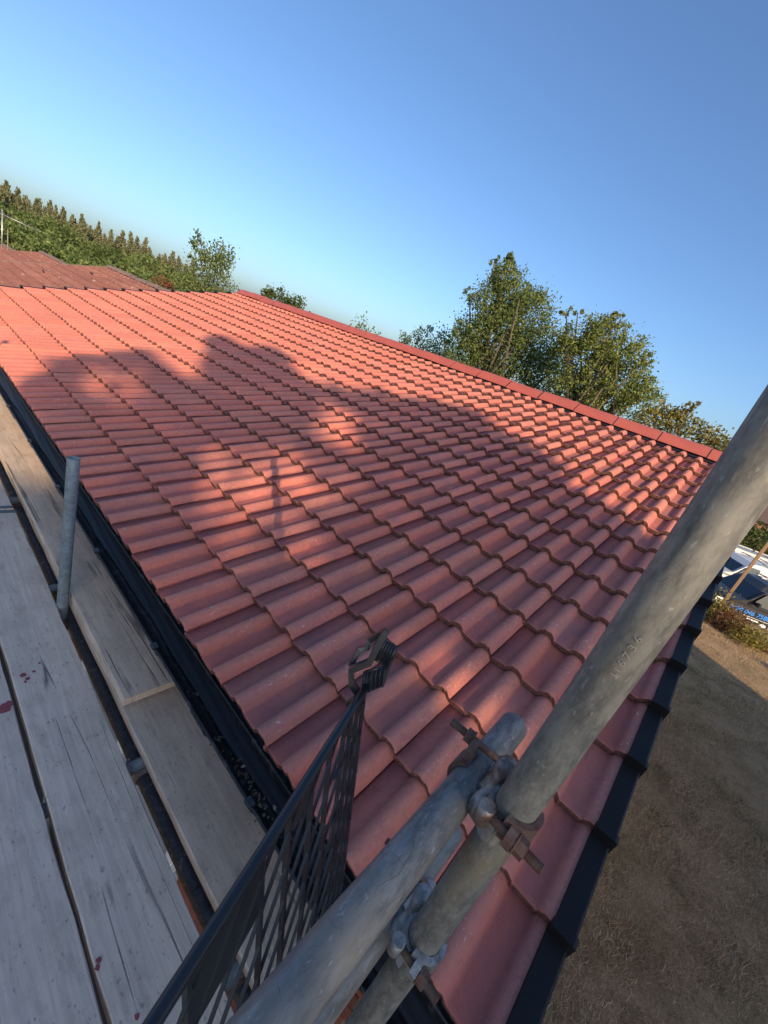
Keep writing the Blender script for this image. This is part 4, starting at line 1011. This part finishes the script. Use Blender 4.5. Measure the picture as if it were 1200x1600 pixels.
# timber post with a small white board at its foot
pb = at(1109, 968, 16.5); pb[2] = float(gnd(pb[0], pb[1]))
po = thing('timber_post', pb, 'tall thin timber post standing by the bushes in front of the dark van', 'post')
M_POST = plain('brown_timber', (.30, .19, .11), .85, 0, .25, 8, .3)
MB().box(pb + np.array([0, 0, 1.75]), (.085, .085, 3.6), bev=.006).build('shaft', M_POST, po)
MB().box(pb + np.array([-.05, .10, .66]), (.02, .34, .22), rot=np.stack([RN / np.linalg.norm(RN), RD / np.linalg.norm(RD), [0, 0, 1]], 1), bev=.004).build('sign_board', M_UPVC, po)
def bush(px, py, D, rx, hz, mat, label, n=500, seed=1, leaf=.07):
    c = at(px, py, D); b = below(c); rr = rx
    tree('bush', label, b, [((b[0], b[1], b[2] + hz * .5), (rr, rr, hz * .5), n), ((b[0] + rr * .5, b[1] - rr * .3, b[2] + hz * .35), (rr * .7, rr * .7, hz * .4), n // 2), ((b[0] - rr * .4, b[1] + rr * .4, b[2] + hz * .4), (rr * .6, rr * .6, hz * .4), n // 2)], leaf, mat, 'bushes along the lawn edge', 'bush', seed=seed, r0=.03, clump=.3, per=10)
bush(1104, 972, 16.2, .42, 1.0, M_LEAFY, 'yellow-green bush touching the dark verge', 700, 21)
bush(1128, 985, 16.0, .50, .75, M_LEAFR, 'red-brown clipped bush at the foot of the post', 900, 22, .06)
bush(1163, 1003, 15.9, .50, .60, M_LEAFY, 'low yellow bush right of the red-brown one', 800, 23)
bush(1195, 1015, 16.4, .4, .35, M_LEAFR, 'small brown bush under the dark van at the right edge', 300, 24)
# dark hedge and a brown roofed house across the road
hb = []
hc = roadpt(0, 34, ZROAD)
hg = thing('hedge', roadpt(-28, 33.5, ZROAD), 'dark tall hedge across the road behind the vans', 'hedge')
hp = crown_points([(tuple(roadpt(t, 33.5, ZROAD + 1.3)), (1.3, 1.3, 1.4), 900) for t in np.arange(-46, -14, 1.4)], rng, .25, 18)
V, Fc = leaf_quads(hp, .26, rng); link('foliage', np_mesh('foliage', V, Fc), M_LEAFD, hg)
mb = MB()
for t in np.arange(-46, -14, 1.4): mb.tube([roadpt(t, 33.5, ZROAD - .1), roadpt(t, 33.5, ZROAD + 1.2)], .07, 6)
mb.build('stems', M_BARK, hg)
fh = thing('far_house', roadpt(-36, 46, ZROAD), 'brown roofed house across the road, behind the hedge at the right edge', 'house')
bx = np.stack([RD / np.linalg.norm(RD), RN / np.linalg.norm(RN), [0, 0, 1]], 1)
MB().box(roadpt(-36, 46, ZROAD + 1.4), (12, 8, 2.9), rot=bx).build('wall', M_FARWALL, fh)
mb = MB(); e = [roadpt(t, d, ZROAD + z) for t, d, z in ((-42.8, 41.4, 2.7), (-29.2, 41.4, 2.7), (-29.2, 50.6, 2.7), (-42.8, 50.6, 2.7), (-42.8, 46, 5.0), (-29.2, 46, 5.0))]
mb.add(e, [(0, 1, 5, 4), (2, 3, 4, 5), (1, 2, 5), (3, 0, 4)]); rf = mb.build('roof', plain('dark_brown_roof', (.085, .055, .048), .9, 0, .3, 4, .3), fh)
for t in (-40, -37, -34, -31.5):
    wo_ = MB().box(roadpt(t, 41.97, ZROAD + 1.5), (1.4, .1, 1.1), rot=bx).build('window', M_UPVC, fh); adopt(MB().box(roadpt(t, 41.9, ZROAD + 1.5), (1.2, .04, .9), rot=bx).build('pane', M_GLASS), wo_)

# ------------------------------------------------------------------ what stands behind the photographer and shades the roof
ns = thing('opposite_house', (2.5, -13, GZ), 'brick house behind the photographer that shades the lawn', 'house')
hu = np.array([.622, .783, 0]); hv = np.array([-.783, .622, 0]); h0 = np.array([6.3, -12.9, GZ])
def oh(u, v, z): return h0 + hu * u + hv * v + np.array([0, 0, z])
MB().box(oh(-2.5, 3.0, 2.45), (8.8, 5.8, 5.2), rot=np.stack([hu, hv, [0, 0, 1]], 1)).build('wall', M_FARWALL, ns)
MB().box(oh(-5.0, 9.0, 2.45), (4.2, 6.4, 5.2), rot=np.stack([hu, hv, [0, 0, 1]], 1)).build('wall', M_FARWALL, ns)  # wing added to keep the ground beside the gable in shade
mb = MB(); e = [oh(-7.3, 6.1, 5.12), oh(-2.7, 6.1, 5.12), oh(-2.7, 12.4, 5.12), oh(-7.3, 12.4, 5.12), oh(-5, 7.5, 6.0), oh(-5, 10.6, 6.0)]
mb.add(e, [(0, 1, 4), (1, 2, 5, 4), (2, 3, 5), (3, 0, 4, 5), (0, 3, 2, 1)]); mb.build('roof', M_OLD, ns)
mb = MB(); e = [oh(-7.2, 0, 5.1), oh(2.2, 0, 5.1), oh(2.2, 6.2, 5.1), oh(-7.2, 6.2, 5.1), oh(-4.2, 3.1, 6.2), oh(-.8, 3.1, 6.2)]
mb.add(e, [(0, 1, 5, 4), (2, 3, 4, 5), (1, 2, 5), (3, 0, 4), (0, 3, 2, 1)]); mb.build('roof', M_OLD, ns)
tipd = np.array([15.1, -2.55]); Hc = 6.5; cb = tipd - np.array([cos(SUN_AZ), sin(SUN_AZ)]) * Hc / tan(SUN_EL)  # unseen conifer added so that its tip throws a shadow on the lawn
tree('conifer', 'narrow conifer added for its pointed shadow, beside the house behind the photographer', (cb[0], cb[1], GZ), [((cb[0], cb[1], GZ + .8 + k * .62), (1.15 * (1 - k / 9.6), 1.15 * (1 - k / 9.6), .5), 700) for k in range(9)], .16, M_LEAFD, None, seed=31, shell=.2, twigs=False)

def inside(poly, x, y):
    c = np.zeros(len(x), bool); n = len(poly)
    for i in range(n):
        x1, y1 = poly[i]; x2, y2 = poly[(i + 1) % n]
        if y1 == y2: continue
        t = ((y1 > y) != (y2 > y)) & (x < (x2 - x1) * (y - y1) / (y2 - y1) + x1); c ^= t
    return c
SHADE = [(20, 630), (32, 610), (50, 594), (78, 572), (118, 556), (165, 553), (205, 548), (245, 553), (262, 575), (285, 592), (306, 596), (322, 572), (326, 540), (334, 524), (350, 528), (368, 540), (402, 547), (432, 550), (452, 562), (466, 588), (492, 606), (520, 600), (556, 610), (600, 612), (640, 622), (690, 632),
         (735, 640), (762, 656), (796, 676), (832, 692), (872, 728), (892, 757), (925, 778), (962, 797), (1010, 840), (1060, 880), (1140, 850), (1300, 800), (1300, 1900), (-300, 1900), (-300, 1100), (-40, 720)]
LIT = [([(308, 756), (326, 739), (375, 723), (431, 708), (460, 712), (483, 735), (521, 745), (532, 768), (506, 779), (454, 778), (437, 790), (413, 802), (372, 802), (346, 796), (316, 812), (302, 780)], .0),
       ([(323, 850), (413, 823), (422, 842), (340, 866)], .35), ([(484, 640), (520, 626), (552, 648), (582, 684), (570, 714), (520, 706), (490, 676)], .0),
       ([(630, 1008), (668, 1012), (722, 1052), (785, 1100), (765, 1136), (690, 1090), (626, 1050)], .03), ([(50, 640), (118, 636), (112, 664), (60, 676)], .10), ([(136, 590), (186, 586), (198, 614), (150, 618)], .35), ([(560, 640), (600, 650), (620, 680), (590, 690)], .2), ([(296, 700), (440, 690), (560, 735), (560, 790), (480, 830), (300, 830)], .14), ([(310, 810), (430, 800), (500, 860), (470, 905), (340, 890)], .16), ([(620, 990), (720, 1010), (880, 1120), (900, 1180), (780, 1170), (640, 1060)], .15), ([(120, 575), (210, 570), (250, 600), (230, 640), (140, 640)], .15)]
g = np.random.default_rng(77); NL = 95000
s_ = g.uniform(-3.0, 4.7, NL); y_ = g.uniform(-4.2, 8.2, NL)
T = np.array([XE, 0, ZE]) + s_[:, None] * ES + y_[:, None] * EY
px, py, dp = proj(T); keep = np.zeros(NL, bool)
wb = 1.0 / np.maximum(dp, .6) * 30
px = px + wb * (np.sin(T[:, 1] * 5.3 + T[:, 0] * 3.1) + .7 * np.sin(T[:, 0] * 11.7 - T[:, 1] * 4.4) + .6 * np.sin(T[:, 1] * 21 + 1 + 3 * np.sin(T[:, 0] * 9)) + .5 * np.sin(T[:, 0] * 37 + T[:, 1] * 29)) * .7
py = py + wb * (np.sin(T[:, 0] * 6.1 + 2 + T[:, 1] * 2.2) + .7 * np.sin(T[:, 1] * 12.3 + .5) + .6 * np.sin(T[:, 0] * 23 + 2 * np.sin(T[:, 1] * 11)) + .5 * np.sin(T[:, 1] * 41 - T[:, 0] * 23)) * .5
on = (dp > .15) & (s_ > -.05)
keep[on] = inside(SHADE, px[on], py[on])
keep |= (s_ <= -.05) & (y_ < np.where(s_ < -1.0, 4.3, 2.75 + .25 * np.sin(s_ * 9))) ; keep |= (dp <= .15); keep &= ~((s_ > .4) & (y_ < -.7))
for poly, pr_ in LIT:
    ins_ = inside(poly, px, py) & on; keep &= ~(ins_ & (g.random(NL) > pr_))
T = T[keep]; n_ = len(T)
Dd = g.uniform(21, 28, n_) + .6 * np.sin(T[:, 1] * 2.1)
Q = T - LIGHT * Dd[:, None] + g.normal(size=(n_, 3)) * .012
# share the foliage, shaped to cast the roof shade, out to three garden trees standing in a line behind the platform
tb_ = [(-11.0, -20.0), (-9.8, -16.8), (-9.0, -13.6)]
own = np.argmin(np.stack([np.hypot(Q[:, 0] - a, Q[:, 1] - b) for a, b in tb_]), axis=0)
for k_, (a, b) in enumerate(tb_):
    P = Q[own == k_]
    t = thing('garden_tree', (a, b, GZ), ('leafy garden tree farthest behind the photographer', 'middle garden tree behind the photographer', 'garden tree just behind the scaffold, out of view')[k_], 'tree', 'garden trees behind the scaffold')
    V, Fc = leaf_quads(P, .165, g); link('crown', np_mesh('crown', V, Fc), M_LEAF, t)
    mb = MB(); top = P.mean(axis=0); f_ = np.array([a, b, GZ]) * .4 + top * .6
    mb.tube([(a, b, GZ - .2), (a + .1, b, GZ + 1.5), f_], [.18, .15, .10], 9)
    for j in g.choice(len(P), 16, replace=False): mb.tube([f_, (f_ + P[j]) / 2 + g.normal(size=3) * .15, P[j]], [.05, .03, .008], 6)
    mb.build('trunk', M_BARK, t)

# ------------------------------------------------------------------ parched grass blades on the part of the lawn in view
g = np.random.default_rng(5); n = 460000
gx_ = 1.2 + 15.5 * g.random(n) ** 1.5; gy_ = -.45 - 5.0 * g.random(n)
Pz = gnd(gx_, gy_); P = np.stack([gx_, gy_, Pz], 1); u, v, d = proj(P); ok = (d > .3) & (u > 780) & (u < 1230) & (v > 900) & (v < 1640); ok &= g.random(len(ok)) < np.clip(.8 + .25 * np.sin(gx_ * 2.3 + 1.3 * np.sin(gy_ * 1.7)) * np.sin(gy_ * 2.9 + gx_ * .8) + .25 * np.sin(gx_ * 7.1 + gy_ * 5.3), .3, 1)
P = P[ok]; n = len(P)
an = g.uniform(0, 2 * pi, n); ln = g.uniform(.02, .075, n) * (1 + .5 * np.sin(P[:, 0] * 4.4) * np.sin(P[:, 1] * 5.1)); lean = g.uniform(.5, 1.6, n); wd = g.uniform(.0016, .0038, n)
dirv = np.stack([np.cos(an) * lean, np.sin(an) * lean, np.ones(n)], 1); dirv /= np.linalg.norm(dirv, axis=1)[:, None]
sd = np.stack([-np.sin(an), np.cos(an), np.zeros(n)], 1)
V = np.stack([P - sd * wd[:, None], P + sd * wd[:, None], P + dirv * ln[:, None]], 1).reshape(-1, 3)
tag(link('dry_grass', np_mesh('dry_grass', V, np.arange(3 * n).reshape(n, 3)), M_BLADE), 'parched straw-coloured grass blades on the lawn beside the gable', 'grass', None, 'stuff')

wl = []
for k in range(26):
    cx_, cy_ = g.uniform(1.6, 9.0), -.5 - abs(g.normal(0, .35)); nb = int(g.integers(25, 70))
    b = np.stack([cx_ + g.normal(0, .07, nb), cy_ + g.normal(0, .07, nb), np.full(nb, GZ)], 1)
    dv = np.stack([g.normal(0, .6, nb), g.normal(0, .6, nb), np.ones(nb)], 1); dv /= np.linalg.norm(dv, axis=1)[:, None]
    sd_ = np.cross(dv, g.normal(size=(nb, 3))); sd_ /= np.linalg.norm(sd_, axis=1)[:, None]; L_ = g.uniform(.06, .2, nb)[:, None]
    wl.append(np.stack([b - sd_ * .004, b + sd_ * .004, b + dv * L_], 1).reshape(-1, 3))
V = np.concatenate(wl); tag(link('weeds', np_mesh('weeds', V, np.arange(len(V)).reshape(-1, 3)), M_LEAFD), 'dull green weeds growing in the lawn along the gable', 'weeds', None, 'stuff')

# lift everything so that the lawn lies at z = 0
for o in bpy.data.objects:
    if o.parent is None and o is not camo and o.type != 'LIGHT' and o.type != 'CAMERA': o.location.z += EYE
